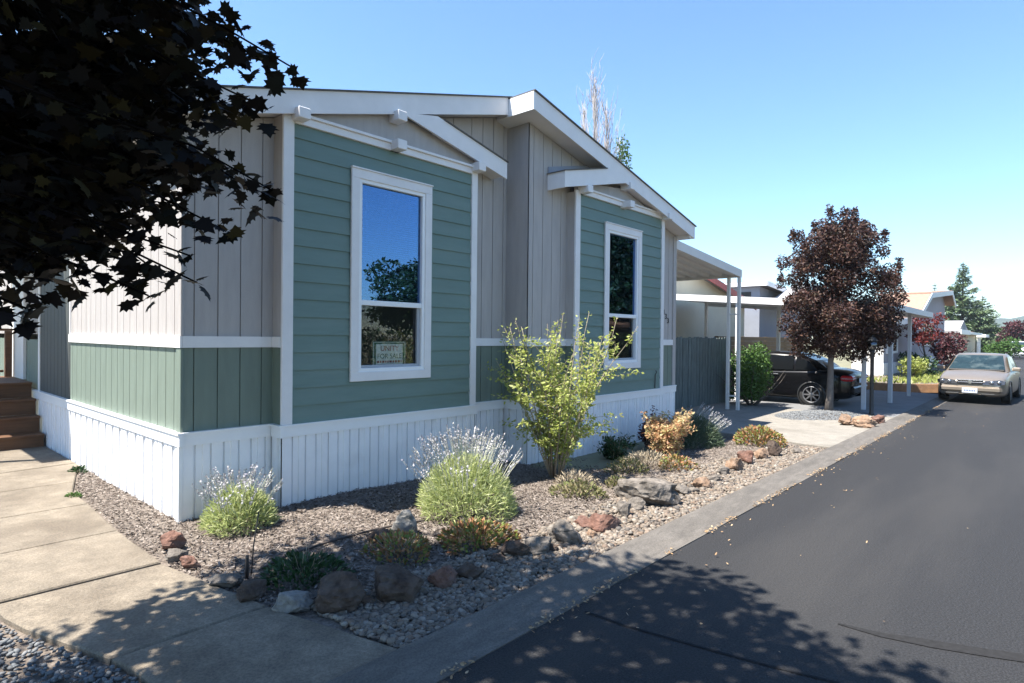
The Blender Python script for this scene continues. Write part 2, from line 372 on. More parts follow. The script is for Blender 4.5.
for y0, y1, z in ys:
    k = 5; yy = [y0 + (y1 - y0) * i / k for i in range(k + 1)]
    slab(b, [(lx(y), y) for y in yy][::-1] + [(rx(y), y) for y in yy], z)
slab(b, [(-1.9, 2.208), (rx(2.208), 2.208), (rx(2.6), 2.6), (-.03, 3.1), (-.03, 3.3), (-1.9, 3.1)], .042)
slab(b, [(-2.2, 3.11), (-.03, 3.31), (-.03, 5.2), (-2.2, 5.2)], .046)
props(b.build('walkway', M['concrete']), kind='structure')

# driveway and the paving under both carports
b = MB()
slab(b, [(8.05, -3.14), (10.3, -3.14), (10.3, -.2), (8.38, -.2)], .03); slab(b, [(10.312, -3.14), (12.9, -3.14), (12.9, -.2), (10.312, -.2)], .03)
slab(b, [(8.36, -.19), (13.0, -.19), (13.0, 7), (8.36, 7)], .03)
props(b.build('driveway', M['drive']), kind='structure')
b = MB(); slab(b, [(13.02, -3.14), (20.6, -3.14), (20.9, 7), (13.02, 7)], .028)
props(b.build('parking_pad', mat('pad_concrete', (.16, .16, .16), .9, .15, 2, bump=.3)), kind='structure')

# planting bed, a height field with real relief
def bed_z(x, y):
    z = .015 - .11 * smooth(x, 1.2, 6) * smooth(y, -2.3, -.9) + .016 * nz(x * 2.2, y * 2.2) + .008 * nz(x * 9, y * 9)
    z -= .03 * smooth(-y, 2.5, 2.7) * smooth(x, -.2, .6)
    return z
def grid(name, xs, ys, keep, m):
    vs = []; idx = {}
    for i, x in enumerate(xs):
        for j, y in enumerate(ys): idx[i, j] = len(vs); vs.append((x, y, bed_z(x, y)))
    fs = [(idx[i, j], idx[i + 1, j], idx[i + 1, j + 1], idx[i, j + 1]) for i in range(len(xs) - 1) for j in range(len(ys) - 1) if keep((xs[i] + xs[i + 1]) / 2, (ys[j] + ys[j + 1]) / 2)]
    b = MB(); b.add(vs, fs, 0, True); return props(b.build(name, m), kind='structure')
grid('planting_bed', list(np.arange(-.62, 8.45, .06)), list(np.arange(-3.15, .42, .06)), lambda x, y: x > rx(y) - .05 and not (x > 8.1 + .28 * smooth(y, -3, -.5)) , M['soil'])
grid('planting_bed', list(np.arange(-.52, .06, .06)), list(np.arange(.36, 3.2, .06)), lambda x, y: x > rx(y) - .06, M['soil'])
sheet('side_gravel_bed', [(-6, -3.15), (-.9, -3.15), (-.9, -2.6), (-1.3, -1.2), (-1.8, 1.0), (-6, 1)], -.005, M['soil'])

# rock line that parts the mulch from the pebbles (measured on the ground)
line = [(-.42, -2.3), (.1, -2.35), (.5, -2.42), (.9, -2.5), (1.4, -2.5), (2.0, -2.48), (2.6, -2.45), (3.4, -2.42), (4.2, -2.35), (5, -2.33), (6, -2.36), (7, -2.45), (7.6, -2.6), (8.3, -2.75)]
def line_y(x): return float(np.interp(x, [p[0] for p in line], [p[1] for p in line]))
ICO = None
def ico(sub):
    import bmesh
    bm = bmesh.new(); bmesh.ops.create_icosphere(bm, subdivisions=sub, radius=1); v = np.array([x.co[:] for x in bm.verts]); f = [tuple(x.index for x in q.verts) for q in bm.faces]; bm.free(); return v, f
I1 = ico(1); I2 = ico(2)
def pebbles(name, pts, sizes, m, tmpl=I1):
    v, f = tmpl; n = len(pts); k = len(v); f = np.array(f)
    sc = np.stack([sizes * rng.uniform(.8, 1.35, n), sizes * rng.uniform(.7, 1.1, n), sizes * rng.uniform(.45, .75, n)], 1)
    V = v[None] * (1 + .10 * rng.normal(size=(n, k, 1))) * sc[:, None, :]
    a = rng.uniform(0, 6.28, n); ca, sa = np.cos(a)[:, None], np.sin(a)[:, None]
    tx = rng.normal(0, .25, n)[:, None]
    X, Y, Z = V[:, :, 0], V[:, :, 1], V[:, :, 2]; Z = Z + tx * X
    V = np.stack([X * ca - Y * sa, X * sa + Y * ca, Z], 2) + np.asarray(pts)[:, None, :]
    F = (f[None] + (np.arange(n) * k)[:, None, None]).reshape(-1, 3)
    me = bpy.data.meshes.new(name); me.vertices.add(n * k); me.vertices.foreach_set('co', V.reshape(-1).astype(np.float32))
    me.loops.add(F.size); me.loops.foreach_set('vertex_index', F.reshape(-1).astype(np.int32)); me.polygons.add(len(F)); me.polygons.foreach_set('loop_start', np.arange(0, F.size, 3, dtype=np.int32))
    me.polygons.foreach_set('use_smooth', np.ones(len(F), bool)); me.update(calc_edges=True)
    return props(link(name, me, m), kind='stuff')
pts = []; sz = []
def dart(n, x0, x1, y0, y1, ok, size, lift, zf=bed_z):
    for _ in range(n):
        x = random.uniform(x0, x1); y = random.uniform(y0, y1)
        if ok(x, y):
            s = random.uniform(*size) * (1.35 if random.random() < .12 else 1); pts.append((x, y, zf(x, y) + s * lift + random.uniform(0, .012))); sz.append(s)
inp = lambda x, y: y < line_y(x) + .04 and x > rx(max(-3.13, y)) + .03 and x < 8.0 + .1 * nz(y * 4, 1)
dart(8600, -.1, 2.4, -3.14, -2.3, inp, (.011, .023), .4); dart(10500, 2.2, 8.1, -3.14, -2.3, inp, (.013, .026), .4)
ob = pebbles('river_pebbles', pts, np.array(sz), M['pebble']); props(ob, 'strip of pale rounded river pebbles between the garden rocks and the gutter', 'pebbles')
pts = []; sz = []
dart(5200, -2.3, -1.0, -3.1, .0, lambda x, y: x < lx(y) - .02, (.007, .016), .4, lambda x, y: 0)
ob = pebbles('river_pebbles', pts, np.array(sz), M['pebble_blue']); props(ob, 'grey gravel along the left edge of the walkway', 'gravel')
# gravel island round the purple tree
b = MB(); vs = [(12.25, -1.95, .07)]; ring = []
for k in range(40):
    a = 2 * math.pi * k / 40; vs.append((12.25 + 1.35 * math.cos(a), -1.92 + .72 * math.sin(a) - .28 * math.cos(a), .02))
b.add(vs, [(0, 1 + k, 1 + (k + 1) % 40) for k in range(40)], 0, True); props(b.build('gravel_island', M['soil']), kind='structure')
pts = []; sz = []
for _ in range(2600):
    r_ = math.sqrt(random.random()); a = random.uniform(0, 6.283); pts.append((12.25 + 1.33 * r_ * math.cos(a), -1.92 + .70 * r_ * math.sin(a) - .28 * r_ * math.cos(a), .078 - .05 * r_)); sz.append(random.uniform(.014, .026))
ob = pebbles('island_gravel', pts, np.array(sz), M['pebble_blue'], ico(1)); props(ob, 'blue grey gravel mounded round the purple tree at the driveway', 'gravel')
# bark chips
n = 50000; x = rng.uniform(-.6, 8.3, n); y = rng.uniform(-2.75, .0, n)
x[:15000] = rng.uniform(-.6, 3.2, 15000); x[15000:19500] = rng.uniform(-.5, 0, 4500); y[15000:19500] = rng.uniform(0, 3.1, 4500)
keep = np.array([yy > line_y(xx) - .06 + .1 * random.random() and xx > rx(max(-3.1, yy)) + .02 and xx < 8.1 + .25 * smooth(yy, -3, -.5) and not (yy > -.02 and xx > -.02) for xx, yy in zip(x, y)])
x, y = x[keep], y[keep]; n = len(x)
Pp = np.stack([x, y, np.array([bed_z(a, c) for a, c in zip(x, y)]) + rng.uniform(.004, .018, n)], 1)
Nn = nrm(np.stack([rng.normal(0, .35, n), rng.normal(0, .35, n), np.ones(n)], 1))
ob = poly_mesh('bark_chips', leaf_verts(Pp, Nn, rand_dirs(n), rng.uniform(.012, .036, n), CHIP), 4, M['chips'])
props(ob, 'pale bark chip mulch covering the front planting bed', 'mulch', kind='stuff')
# dry leaves along the gutter joint
n = 2100; x = rng.uniform(-.5, 17, n) ; y = -3.46 + np.abs(rng.normal(0, .02, n)) * np.where(rng.random(n) < .6, 1, -1.5)
far_ = rng.random(n) < .06; y = np.where(far_, -3.47 - rng.exponential(.35, n), y)
keep = np.array([nz(a * 1.7, 9) > -.05 or b_ for a, b_ in zip(x, far_)]); x, y = x[keep], y[keep]; n = len(x)
Nn = nrm(np.stack([rng.normal(0, .5, n), rng.normal(0, .5, n), np.ones(n)], 1))
ob = poly_mesh('leaf_litter', leaf_verts(np.stack([x, y, rng.uniform(.008, .02, n)], 1), Nn, rand_dirs(n), rng.uniform(.012, .032, n), OVAL), 6, M['litter'])
props(ob, 'dry tan leaf litter caught along the gutter edge', 'leaf litter', kind='stuff')
#PART2
# ------------------------------------------------------------------ the green house
s_, bt, bb = .782, 1.626, 1.525
X1L, X1R, Y1, XR, YB, X2L, X2R, Y2, XE = .821, 3.373, -.176, 4.147, -.399, 4.991, 7.582, -.544, 8.34
YA_R, YB_R, BACK = -.27, -.70, 12.5
topA = lambda x: 3.66 + .275 * (x + .231)
topB = lambda x: 4.765 - .2285 * (x - 3.9)
FA = .232
house = thing('manufactured_house', 'long single storey house in green lap siding and taupe panels with white skirting', 'house', (4.15, 3, 0))

def wall_boards(b, p0, p1, z0, ztop, seams, depth=.009, gap=.010):
    """vertical grooved panel from p0 to p1 (plan), boards between seams, grooves set back"""
    p0, p1 = Vector(p0), Vector(p1); L = (p1 - p0).length; d = (p1 - p0) / L; nrm_ = Vector((d.y, -d.x))
    ed = [0] + [q for q in seams if .02 < q < L - .02] + [L]
    zt = ztop if callable(ztop) else (lambda x, y: ztop)
    def P(q, o, z): w_ = p0 + d * q + nrm_ * o; return (w_.x, w_.y, zt(w_.x, w_.y) if z is None else z)
    for a, c in zip(ed, ed[1:]):
        a2 = a + (gap / 2 if a > 0 else 0); c2 = c - (gap / 2 if c < L else 0)
        b.add([P(a2, 0, z0), P(c2, 0, z0), P(c2, 0, None), P(a2, 0, None), P(a2, -depth, z0), P(c2, -depth, z0), P(c2, -depth, None), P(a2, -depth, None)],
              [(0, 1, 2, 3), (1, 5, 6, 2), (4, 0, 3, 7), (3, 2, 6, 7), (4, 5, 1, 0)])
    b.add([P(0, -depth - .004, z0), P(L, -depth - .004, z0), P(L, -depth - .004, None), P(0, -depth - .004, None)], [(0, 1, 2, 3)])
seam = lambda L, s=.203, o=.1: [o + i * s for i in range(int(L / s) + 1)]
zA = lambda x, y: topA(min(x, 3.9)) - FA + .02
zB = lambda x, y: topB(x) - FA + .02
M['porch'] = mat('shade_dark_porch_paint', (.052, .058, .055), .6, .06, 3)  # dark grey green paint, deepened further to stand in for the porch shade
for (p0, p1, zt, *zlow) in (((0, 12.2), (0, 5.5), lambda x, y: topA(0) - FA + .02), ((X1L, .0), (X1R, .0), zA, 3.72), ((X2L, YB), (X2R, YB), zB, 3.72), ((0, 3.72), (0, 0), lambda x, y: topA(0) - FA + .02), ((0, 0), (X1L, 0), zA), ((X1R, 0), (XR, 0), zA), ((XR, 0), (XR, YB), lambda x, y: zB(XR, 0)),
                     ((XR, YB), (X2L, YB), zB), ((X2R, YB), (XE, YB), zB), ((XE, YB), (XE, 12.2), lambda x, y: topB(XE) - FA + .02),
                     ((X1L, 0), (X1L, Y1), lambda x, y: zA(X1L, 0)), ((X1R, Y1), (X1R, 0), lambda x, y: 3.80), ((X2L, YB), (X2L, Y2), lambda x, y: 3.72), ((X2R, Y2), (X2R, YB), lambda x, y: zB(X2R, 0))):
    L = (Vector(p1) - Vector(p0)).length
    off = .1 if L > .5 else 9
    UP = MB(); wall_boards(UP, p0, p1, zlow[0] if zlow else bt - .01, zt, seam(L, .203, off)); UP.build('upper_siding', M['taupe'], house)
    if zlow: continue
    LO = MB(); wall_boards(LO, p0, p1, s_ - .02, lambda x, y: bb + .01, seam(L, .203, off)); LO.build('lower_siding', M['sage'], house)
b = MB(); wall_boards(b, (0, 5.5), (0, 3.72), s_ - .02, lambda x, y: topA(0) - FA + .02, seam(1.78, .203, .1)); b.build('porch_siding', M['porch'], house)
# hidden end walls
b = MB(); b.box(.05, 8.3, 12.15, 12.2, 0, 3.5); b.build('rear_wall', M['taupe'], house)
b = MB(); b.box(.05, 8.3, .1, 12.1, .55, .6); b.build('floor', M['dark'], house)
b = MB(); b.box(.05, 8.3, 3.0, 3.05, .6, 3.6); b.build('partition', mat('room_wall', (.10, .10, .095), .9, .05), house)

# belt trim between the two sidings
t_ = .020
def belt(p0, p1):
    b = MB()
    p0, p1 = Vector(p0), Vector(p1); d = (p1 - p0).normalized(); n_ = Vector((d.y, -d.x)); q = [p0, p1, p1 + n_ * t_, p0 + n_ * t_]
    b.prism([(v.x, v.y) for v in q], 'z', bb, bt); b.build('belt_trim', M['trim'], house)
belt((0, 3.74), (0, -t_)); belt((.002, 0), (X1L - .001, 0)); belt((X1R + .001, 0), (XR - t_ - .001, 0)); belt((XR, -.001), (XR, YB - t_)); belt((XR + .002, YB), (X2L - t_ - .001, YB)); belt((X2R + .001, YB), (XE, YB)); belt((X1L, -.022), (X1L, Y1 + .001)); belt((X2L, YB - .001), (X2L, Y2 + .001))
# corner boards
def board(nm, x0, x1, y0, y1, z0, z1, m=M['trim']):
    b = MB(); b.bbox(x0, x1, y0, y1, z0, z1, .004); return b.build(nm, m, house)
board('corner_board', X1L - .012, X1L + .098, Y1 - .034, Y1 - .001, s_ + .005, 3.79)
board('corner_board', X1R - .085, X1R + .012, Y1 - .034, Y1 - .001, s_ + .005, 3.70)
board('corner_board', X2L - .012, X2L + .098, Y2 - .034, Y2 - .001, s_ + .005, 3.74)
board('corner_board', X2R - .085, X2R + .012, Y2 - .034, Y2 - .001, s_ + .005, 3.70)
board('corner_board', XE - .095, XE + .016, YB - .022, YB + .03, s_ + .005, topB(XE) - FA, M['taupe'])
board('corner_board', -.013, .012, -.014, .09, bt + .002, topA(0) - FA, M['taupe']); board('corner_board', -.013, .012, -.014, .09, s_ + .004, bb - .002, M['sage'])

board('corner_board', -.013, .012, 5.44, 5.53, s_ + .004, topA(0) - FA); board('corner_board', -.013, .012, 3.70, 3.735, bt + .002, topA(0) - FA)
b = MB(); b.box(-1.85, -.24, 4.32, 7.6, 3.36, 3.42); b.build('porch_roof', M['trim'], house)
for y in (4.55, 7.5):
    b = MB(); b.bbox(-1.83, -1.74, y - .045, y + .045, 0, 3.36, .005); b.build('porch_post', M['trim'], house)

# skirting: ribbed vinyl panels under a cap rail
def ribs(L):
    q = 0; pts = []
    while q < L:
        pts += [(q, 0), (q + .092, 0), (q + .098, -.026), (q + .112, -.026), (q + .118, -.010), (q + .168, -.010), (q + .174, 0), (q + .232, 0), (q + .236, -.018), (q + .246, -.018), (q + .25, 0)]; q += .25
    out = [p for p in pts if p[0] < L]; return out + [(L, out[-1][1])]
SK, CAP = MB(), MB()
def skirt(p0, p1, ends=(0, 0)):
    p0, p1 = Vector(p0), Vector(p1); L = (p1 - p0).length; d = (p1 - p0) / L; n_ = Vector((d.y, -d.x)); o = .022
    vs = []
    for q, dep in ribs(L):
        w_ = p0 + d * q + n_ * (o + dep); vs += [(w_.x, w_.y, -.3), (w_.x, w_.y, s_ - .09)]
    SK.add(vs, [(2 * i, 2 * i + 2, 2 * i + 3, 2 * i + 1) for i in range(len(vs) // 2 - 1)])
    a, c = p0 - d * ends[0], p1 + d * ends[1]
    for (z0, z1, oo) in ((s_ - .112, s_ - .012, .034), (s_ - .012, s_ + .006, .046)):
        qd = [a, c, c + n_ * oo, a + n_ * oo]; CAP.prism([(v.x, v.y) for v in qd], 'z', z0, z1)
skirt((0, 12), (0, -.022), (0, .034)); skirt((0, 0), (X1L, 0)); skirt((X1L, -.047), (X1L, Y1 - .022), (0, .034)); skirt((X1L, Y1), (X1R, Y1), (-.001, .046)); skirt((X1R, Y1 - .01), (X1R, 0))
skirt((X1R + .047, 0), (XR - .047, 0)); skirt((XR, 0), (XR, YB - .022), (0, .034)); skirt((XR, YB), (X2L, YB)); skirt((X2L, YB - .047), (X2L, Y2 - .022), (0, .034)); skirt((X2L, Y2), (X2R, Y2), (-.001, .046)); skirt((X2R, Y2 - .01), (X2R, YB))
skirt((X2R + .047, YB), (XE, YB), (0, .03)); skirt((XE, YB - .022), (XE, 12))
SK.build('skirting', M['skirt'], house); CAP.build('skirting_cap', M['white'], house)
b = MB(); b.bbox(-.03, .004, -.03, .012, -.3, s_ - .113, .004); b.build('skirting_corner', M['white'], house)

# bays in lap siding with a real window opening
WT, WB = 3.385, 1.165
def lap_bay(xl, xr, y, wl, wr, ztop):
    b = MB(); z = s_ + .006; ch = .172; k = 0
    def strip(x0, x1, z0, z1, zb):
        o0 = .020 - .014 * (z0 - zb) / ch; o1 = .020 - .014 * (z1 - zb) / ch
        b.add([(x0, y - o0, z0), (x1, y - o0, z0), (x1, y - o1, z1), (x0, y - o1, z1), (x0, y + .01, z0), (x1, y + .01, z0), (x1, y + .01, z1), (x0, y + .01, z1)],
              [(0, 1, 2, 3), (4, 5, 1, 0), (1, 5, 6, 2), (4, 0, 3, 7), (3, 2, 6, 7)])
    while z < ztop - .01:
        z1 = min(z + ch, ztop)
        cuts = sorted({z, z1} | {c for c in (WB + .06, WT - .06) if z < c < z1})
        for a, c in zip(cuts, cuts[1:]):
            if c <= WB + .061 or a >= WT - .061: strip(xl + .05, xr - .05, a, c, z)
            else: strip(xl + .05, wl + .06, a, c, z); strip(wr - .06, xr - .05, a, c, z)
        z += ch
    return b.build('lap_siding', M['green'], house)
def lap_one(xl, xr, y, wl, wr): lap_bay(xl, xr, y, wl, wr, 3.70)
lap_one(X1L, X1R, Y1, 1.5505, 2.6328); lap_one(X2L, X2R, Y2, 5.7234, 6.8032)
# reveals and dark room boxes behind each bay are the house's own shell
def gable_wall(pts, y):
    b = MB(); b.prism(pts, 'y', y, y + .03); return b.build('gable_panel', M['taupe'], house)
gable_wall([(X1L + .02, 3.66), (X1R - .02, 3.66), (X1R - .02, 3.88), (2.62, 4.05), (2.1, 4.10), (X1L + .02, topA(X1L) - FA + .01)], Y1 + .004)
gable_wall([(X2L + .02, 3.66), (X2R - .02, 3.66), (X2R - .02, topB(X2R) - FA + .01), (6.28, topB(6.28) - FA + .01), (X2L + .02, 3.86)], Y2 + .004)
# eave level trim band with a ledge, and beam ends
def band(xl, xr, y, z0, z1):
    b = MB(); b.bbox(xl + .10, xr - .088, y - .040, y + .002, z0, z1 - .03, .003); b.bbox(xl + .10, xr - .088, y - .062, y + .002, z1 - .03, z1, .004); b.build('trim_band', M['trim'], house)
band(X1L, X1R, Y1, 3.672, 3.775); band(X2L, X2R, Y2, 3.70, 3.80)
def beam(x, y0, y1, z, w_=.062, h=.052): b = MB(); b.bbox(x - w_, x + w_, y0, y1, z - h, z + h, .006); b.build('beam_end', M['trim'], house)
for x, z in ((X1L + .13, 3.742), (2.10, 3.724), (X1R - .04, 3.750), (2.10, 4.035)): beam(x, Y1 - .17, Y1 + .003, z)
for x, z in ((X2L + .12, 3.752), (6.25, 3.73), (X2R - .06, 3.738), (6.25, 4.01)): beam(x, Y2 - .19, Y2 + .003, z)

# windows
def window(wl, wr, y):
    b = MB(); yo = y - .046; t = .098
    b.bbox(wl, wr, yo, y - .018, WT - t, WT, .004); b.bbox(wl, wr, yo, y - .018, WB, WB + t, .004)
    b.bbox(wl, wl + t, yo, y - .018, WB + t - .001, WT - t + .001, .004); b.bbox(wr - t, wr, yo, y - .018, WB + t - .001, WT - t + .001, .004)
    b.box(wl - .004, wr + .004, yo - .012, y - .018, WT, WT + .014)
    win = b.build('window', M['trim'], house)
    a, c, z0, z1 = wl + t, wr - t, WB + t, WT - t; zm = 1.995; b = MB(); q = .038
    b.bbox(a - .004, c + .004, y - .034, y + .05, z1 - q, z1 + .004, .004); b.bbox(a - .004, c + .004, y - .034, y + .05, z0 - .004, z0 + q, .004)
    b.bbox(a - .004, a + q, y - .034, y + .05, z0 + q - .001, z1 - q + .001, .004); b.bbox(c - q, c + .004, y - .034, y + .05, z0 + q - .001, z1 - q + .001, .004)
    b.build('window_frame', M['white'], win)
    b = MB(); b.bbox(a + q - .002, c - q + .002, y - .026, y + .03, zm - .028, zm + .028, .004); b.build('meeting_rail', M['white'], win)
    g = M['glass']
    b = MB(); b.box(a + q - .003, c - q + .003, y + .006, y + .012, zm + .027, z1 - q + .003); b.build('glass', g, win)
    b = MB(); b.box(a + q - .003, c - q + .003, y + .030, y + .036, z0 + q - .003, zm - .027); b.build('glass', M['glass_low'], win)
    b = MB(); b.bbox(c - q - .042, c - q + .001, y - .004, y + .028, z0 + q - .001, zm - .029, .004); b.bbox(a + q - .001, c - q - .041, y - .004, y + .028, z0 + q - .001, z0 + q + .030, .004); b.build('sash', mat('sash_shade', (.35, .37, .40), .5, .05), win)
    b = MB(); b.add([(a + q, y + .002, z0 + q + .028), (c - q - .04, y + .002, z0 + q + .028), (c - q - .04, y + .002, zm - .028), (a + q, y + .002, zm - .028)], [(0, 1, 2, 3)]); b.build('insect_screen', M['screen'], win)
    b = MB(); z = zm - .02
    while z < z1 - .03:
        b.add([(a + .02, y + .065, z - .004), (c - .02, y + .065, z - .004), (c - .02, y + .088, z + .012), (a + .02, y + .088, z + .012)], [(0, 1, 2, 3)]); z += .024
    for xx in (a + .16, (a + c) / 2, c - .16): b.box(xx - .006, xx + .006, y + .060, y + .062, zm - .02, z1)
    b.build('blind', M['blind'], win)
    return win
window(1.5505, 2.6328, Y1); window(5.7234, 6.8032, Y2)

# roofs: slab, shingles, fascia, soffit
def slope_slab(b, fa, xa, xb, ya, yb, d0, d1, mi=0):
    b.prism([(xa, fa(xa) + d0), (xb, fa(xb) + d0), (xb, fa(xb) + d1), (xa, fa(xa) + d1)], 'y', ya, yb, mi)
rf = MB(); slope_slab(rf, topA, -.20, 3.92, YA_R + .03, BACK, -FA + .03, -.012); slope_slab(rf, topB, 3.93, 8.47, YB_R + .03, BACK, -FA + .03, -.012)
roof = rf.build('roof', M['trim'], house)
sh = MB(); slope_slab(sh, topA, -.262, 3.93, YA_R - .022, BACK + .02, -.010, .004); slope_slab(sh, topB, 3.878, 8.53, YB_R - .022, BACK + .02, -.008, .007); sh.build('shingles', M['shingle'], roof)
b = MB(); slope_slab(b, topA, -.231, 3.868, YA_R, YA_R + .028, -FA, -.011); b.build('fascia', M['trim'], roof)
b = MB(); slope_slab(b, topB, 3.9, 8.50, YB_R, YB_R + .028, -FA - .003, -.009); b.build('fascia', M['trim'], roof)
b = MB(); b.box(-.231, -.203, YA_R + .0285, BACK, topA(-.231) - FA - .002, topA(-.231) - .014); b.build('fascia', M['white'], roof)
b = MB(); b.box(8.472, 8.50, YB_R + .0285, BACK, topB(8.5) - FA - .002, topB(8.5) - .014); b.build('fascia', M['trim'], roof)
b = MB(); b.box(3.872, 3.9, YB_R - .001, YA_R + .02, topB(3.9) - FA - .006, topB(3.9) - .010); b.build('fascia', M['white'], roof)
b = MB(); b.prism([(8.345, topB(8.345) - FA + .028), (8.47, topB(8.47) - FA + .028), (8.47, topB(8.47) - FA - .012), (8.345, topB(8.47) - FA - .012)], 'y', YB_R + .03, BACK); b.build('soffit_return', M['trim'], roof)
# small gable roofs over the bays
bay = MB(); l1 = lambda x: 4.213 - .2265 * (x - 2.623)
slope_slab(bay, l1, 2.66, 3.84, YA_R + .02, -.002, -.19, -.012); ob = bay.build('bay_roof', M['trim'], house)
b = MB(); b.prism([(2.13, 4.096), (3.857, l1(3.857) - .222), (3.857, l1(3.857) - .006), (2.66, l1(2.66) - .006)], 'y', YA_R - .002, YA_R + .024); b.build('fascia', M['trim'], ob)
b = MB(); slope_slab(b, l1, 2.76, 3.87, YA_R - .02, -.003, -.006, .008); b.build('shingles', M['shingle'], ob)
bay = MB(); l2 = lambda x: 3.898 + .237 * (x - 4.541)
slope_slab(bay, l2, 4.57, 5.62, YB_R + .02, YB - .002, -.19, -.012); ob = bay.build('bay_roof', M['trim'], house)
b = MB(); b.prism([(4.541, l2(4.541) - .226), (6.09, 4.028), (5.66, l2(5.66) - .006), (4.541, l2(4.541) - .006)], 'y', YB_R - .002, YB_R + .024); b.build('fascia', M['trim'], ob)
b = MB(); b.box(4.541, 4.568, YB_R + .0245, YB - .003, l2(4.541) - .226, l2(4.541) - .006); b.build('fascia', M['trim'], ob)
b = MB(); slope_slab(b, l2, 4.525, 5.56, YB_R - .02, YB - .003, -.006, .008); b.build('shingles', M['shingle'], ob)
b = MB(); b.add([(4.545, YB - .02, 3.905), (5.6, YB - .02, 4.155), (5.6, YB - .02, 4.245), (4.545, YB - .02, 3.995), (4.545, YB - .004, 3.905), (5.6, YB - .004, 4.155), (5.6, YB - .004, 4.245), (4.545, YB - .004, 3.995)], [(0, 1, 2, 3), (3, 2, 6, 7), (0, 3, 7, 4)]); b.build('flashing', M['bluegrey'], ob)

# text helper: real letters as thin meshes
def text(name, s, size, loc, m, parent, rz=0, ext=.002, align='CENTER'):
    cu = bpy.data.curves.new(name, 'FONT'); cu.body = s; cu.size = size; cu.extrude = ext; cu.align_x = align
    t = bpy.data.objects.new(name + '_tmp', cu); COL.objects.link(t)
    dg = bpy.context.evaluated_depsgraph_get(); me = bpy.data.meshes.new_from_object(t.evaluated_get(dg)); bpy.data.objects.remove(t)
    me.transform(Matrix.Translation(loc) @ Matrix.Rotation(rz, 4, 'Z') @ Matrix.Rotation(R(90), 4, 'X')); me.materials.clear()
    return link(name, me, m, parent)
for ch, x, z in (('1', 7.925, 2.075), ('3', 7.995, 2.00), ('3', 8.075, 1.925)): text('house_number', ch, .135, (x, YB - .006, z), M['black'], house, ext=.005)
# hose bib pipe on the second bay
b = MB(); P = [(7.31, Y2 - .03, .80), (7.31, Y2 - .035, 1.03), (7.325, Y2 - .05, 1.07), (7.30, Y2 - .05, 1.10)]; b.tube(P, .008, 6); b.build('pipe', M['black'], house)
# entry door on the long side, lantern beside it
b = MB()
for (ya, yb, za, zb) in ((6.40, 6.50, .9, 2.97), (7.42, 7.52, .9, 2.97), (6.40, 7.52, 2.97, 3.07)): b.bbox(-.045, -.001, ya, yb, za, zb, .004)
dr = b.build('door_frame', M['trim'], house)
b = MB(); b.box(-.030, -.002, 6.501, 7.419, .90, 2.969); b.build('door', M['offwhite'], dr)
lt = MB(); lt.bbox(-.16, -.05, 5.80, 5.90, 1.62, 1.80, .012); lt.lathe([(.075, 0), (.02, .07), (.012, .09)], (-.105, 5.85, 1.80), n=10); lt.box(-.05, -.002, 5.82, 5.88, 1.66, 1.76); lt.build('wall_lantern', M['black'], dr)

# for sale sign in the window, resting on the inner sill
sg = thing('window_sign', 'white and green for sale sign standing inside the nearer window', 'sign', (2.11, Y1 + .055, WB + .14))
b = MB(); b.bbox(1.885, 2.335, Y1 + .050, Y1 + .058, 1.30, 1.585, .003); b.build('board', M['sign_green'], sg)
b = MB(); b.box(1.93, 2.29, Y1 + .047, Y1 + .0495, 1.325, 1.555); b.build('panel', M['sign_white'], sg)
b = MB()
for (xa, xb, za, zb) in ((1.893, 2.327, 1.572, 1.578), (1.893, 1.899, 1.305, 1.572), (2.321, 2.327, 1.305, 1.572)): b.box(xa, xb, Y1 + .047, Y1 + .0495, za, zb)
b.build('border', M['sign_white'], sg)
text('lettering', 'UNITY', .085, (2.11, Y1 + .0455, 1.478), M['sign_red'], sg, ext=.001)
text('lettering', 'FOR SALE', .078, (2.11, Y1 + .0455, 1.395), M['sign_green'], sg, ext=.001)
b = MB(); x = 1.945
while x < 2.27:
    w_ = random.uniform(.012, .03); b.box(x, x + w_, Y1 + .0445, Y1 + .0468, 1.348, 1.372); x += w_ + .012
b.build('small_print', M['sign_red'], sg)

# ------------------------------------------------------------------ porch steps and rail
ps = thing('porch_steps', 'stained brown wooden steps rising to the entry landing beside the house wall', 'steps', (-.8, 5.2, 0))
for i in range(4):
    y0 = 4.9 + .27 * i; z = .225 * (i + 1)
    b = MB(); b.bbox(-1.75, -.05, y0 - .03, y0 + .27 + (1.6 if i == 3 else .0), z - .035, z, .004); b.build('tread', M['deckwood'], ps)
    b = MB(); b.box(-1.74, -.055, y0, y0 + .025, z - .225, z - .036); b.build('riser', M['deckwood'], ps)
for xa in (-.08, -1.74):
    b = MB(); b.box(xa, xa + .024, 4.93, 7.2, .0, .19); b.build('stringer', M['deckwood'], ps)
pr = thing('porch_railing', 'red brown wooden railing at the far end of the entry landing', 'railing', (-.7, 7.25, .9))
b = MB(); b.bbox(-1.74, -.05, 7.19, 7.31, 1.66, 1.70, .004); b.build('cap_rail', M['deckwood'], pr)
for x in (-.10, -.72, -1.70):
    b = MB(); b.bbox(x - .045, x + .045, 7.205, 7.295, .868, 1.659, .004); b.build('post', M['deckwood'], pr)
b = MB(); b.bbox(-1.64, -.16, 7.23, 7.27, .98, 1.02, .004); b.build('bottom_rail', M['deckwood'], pr)

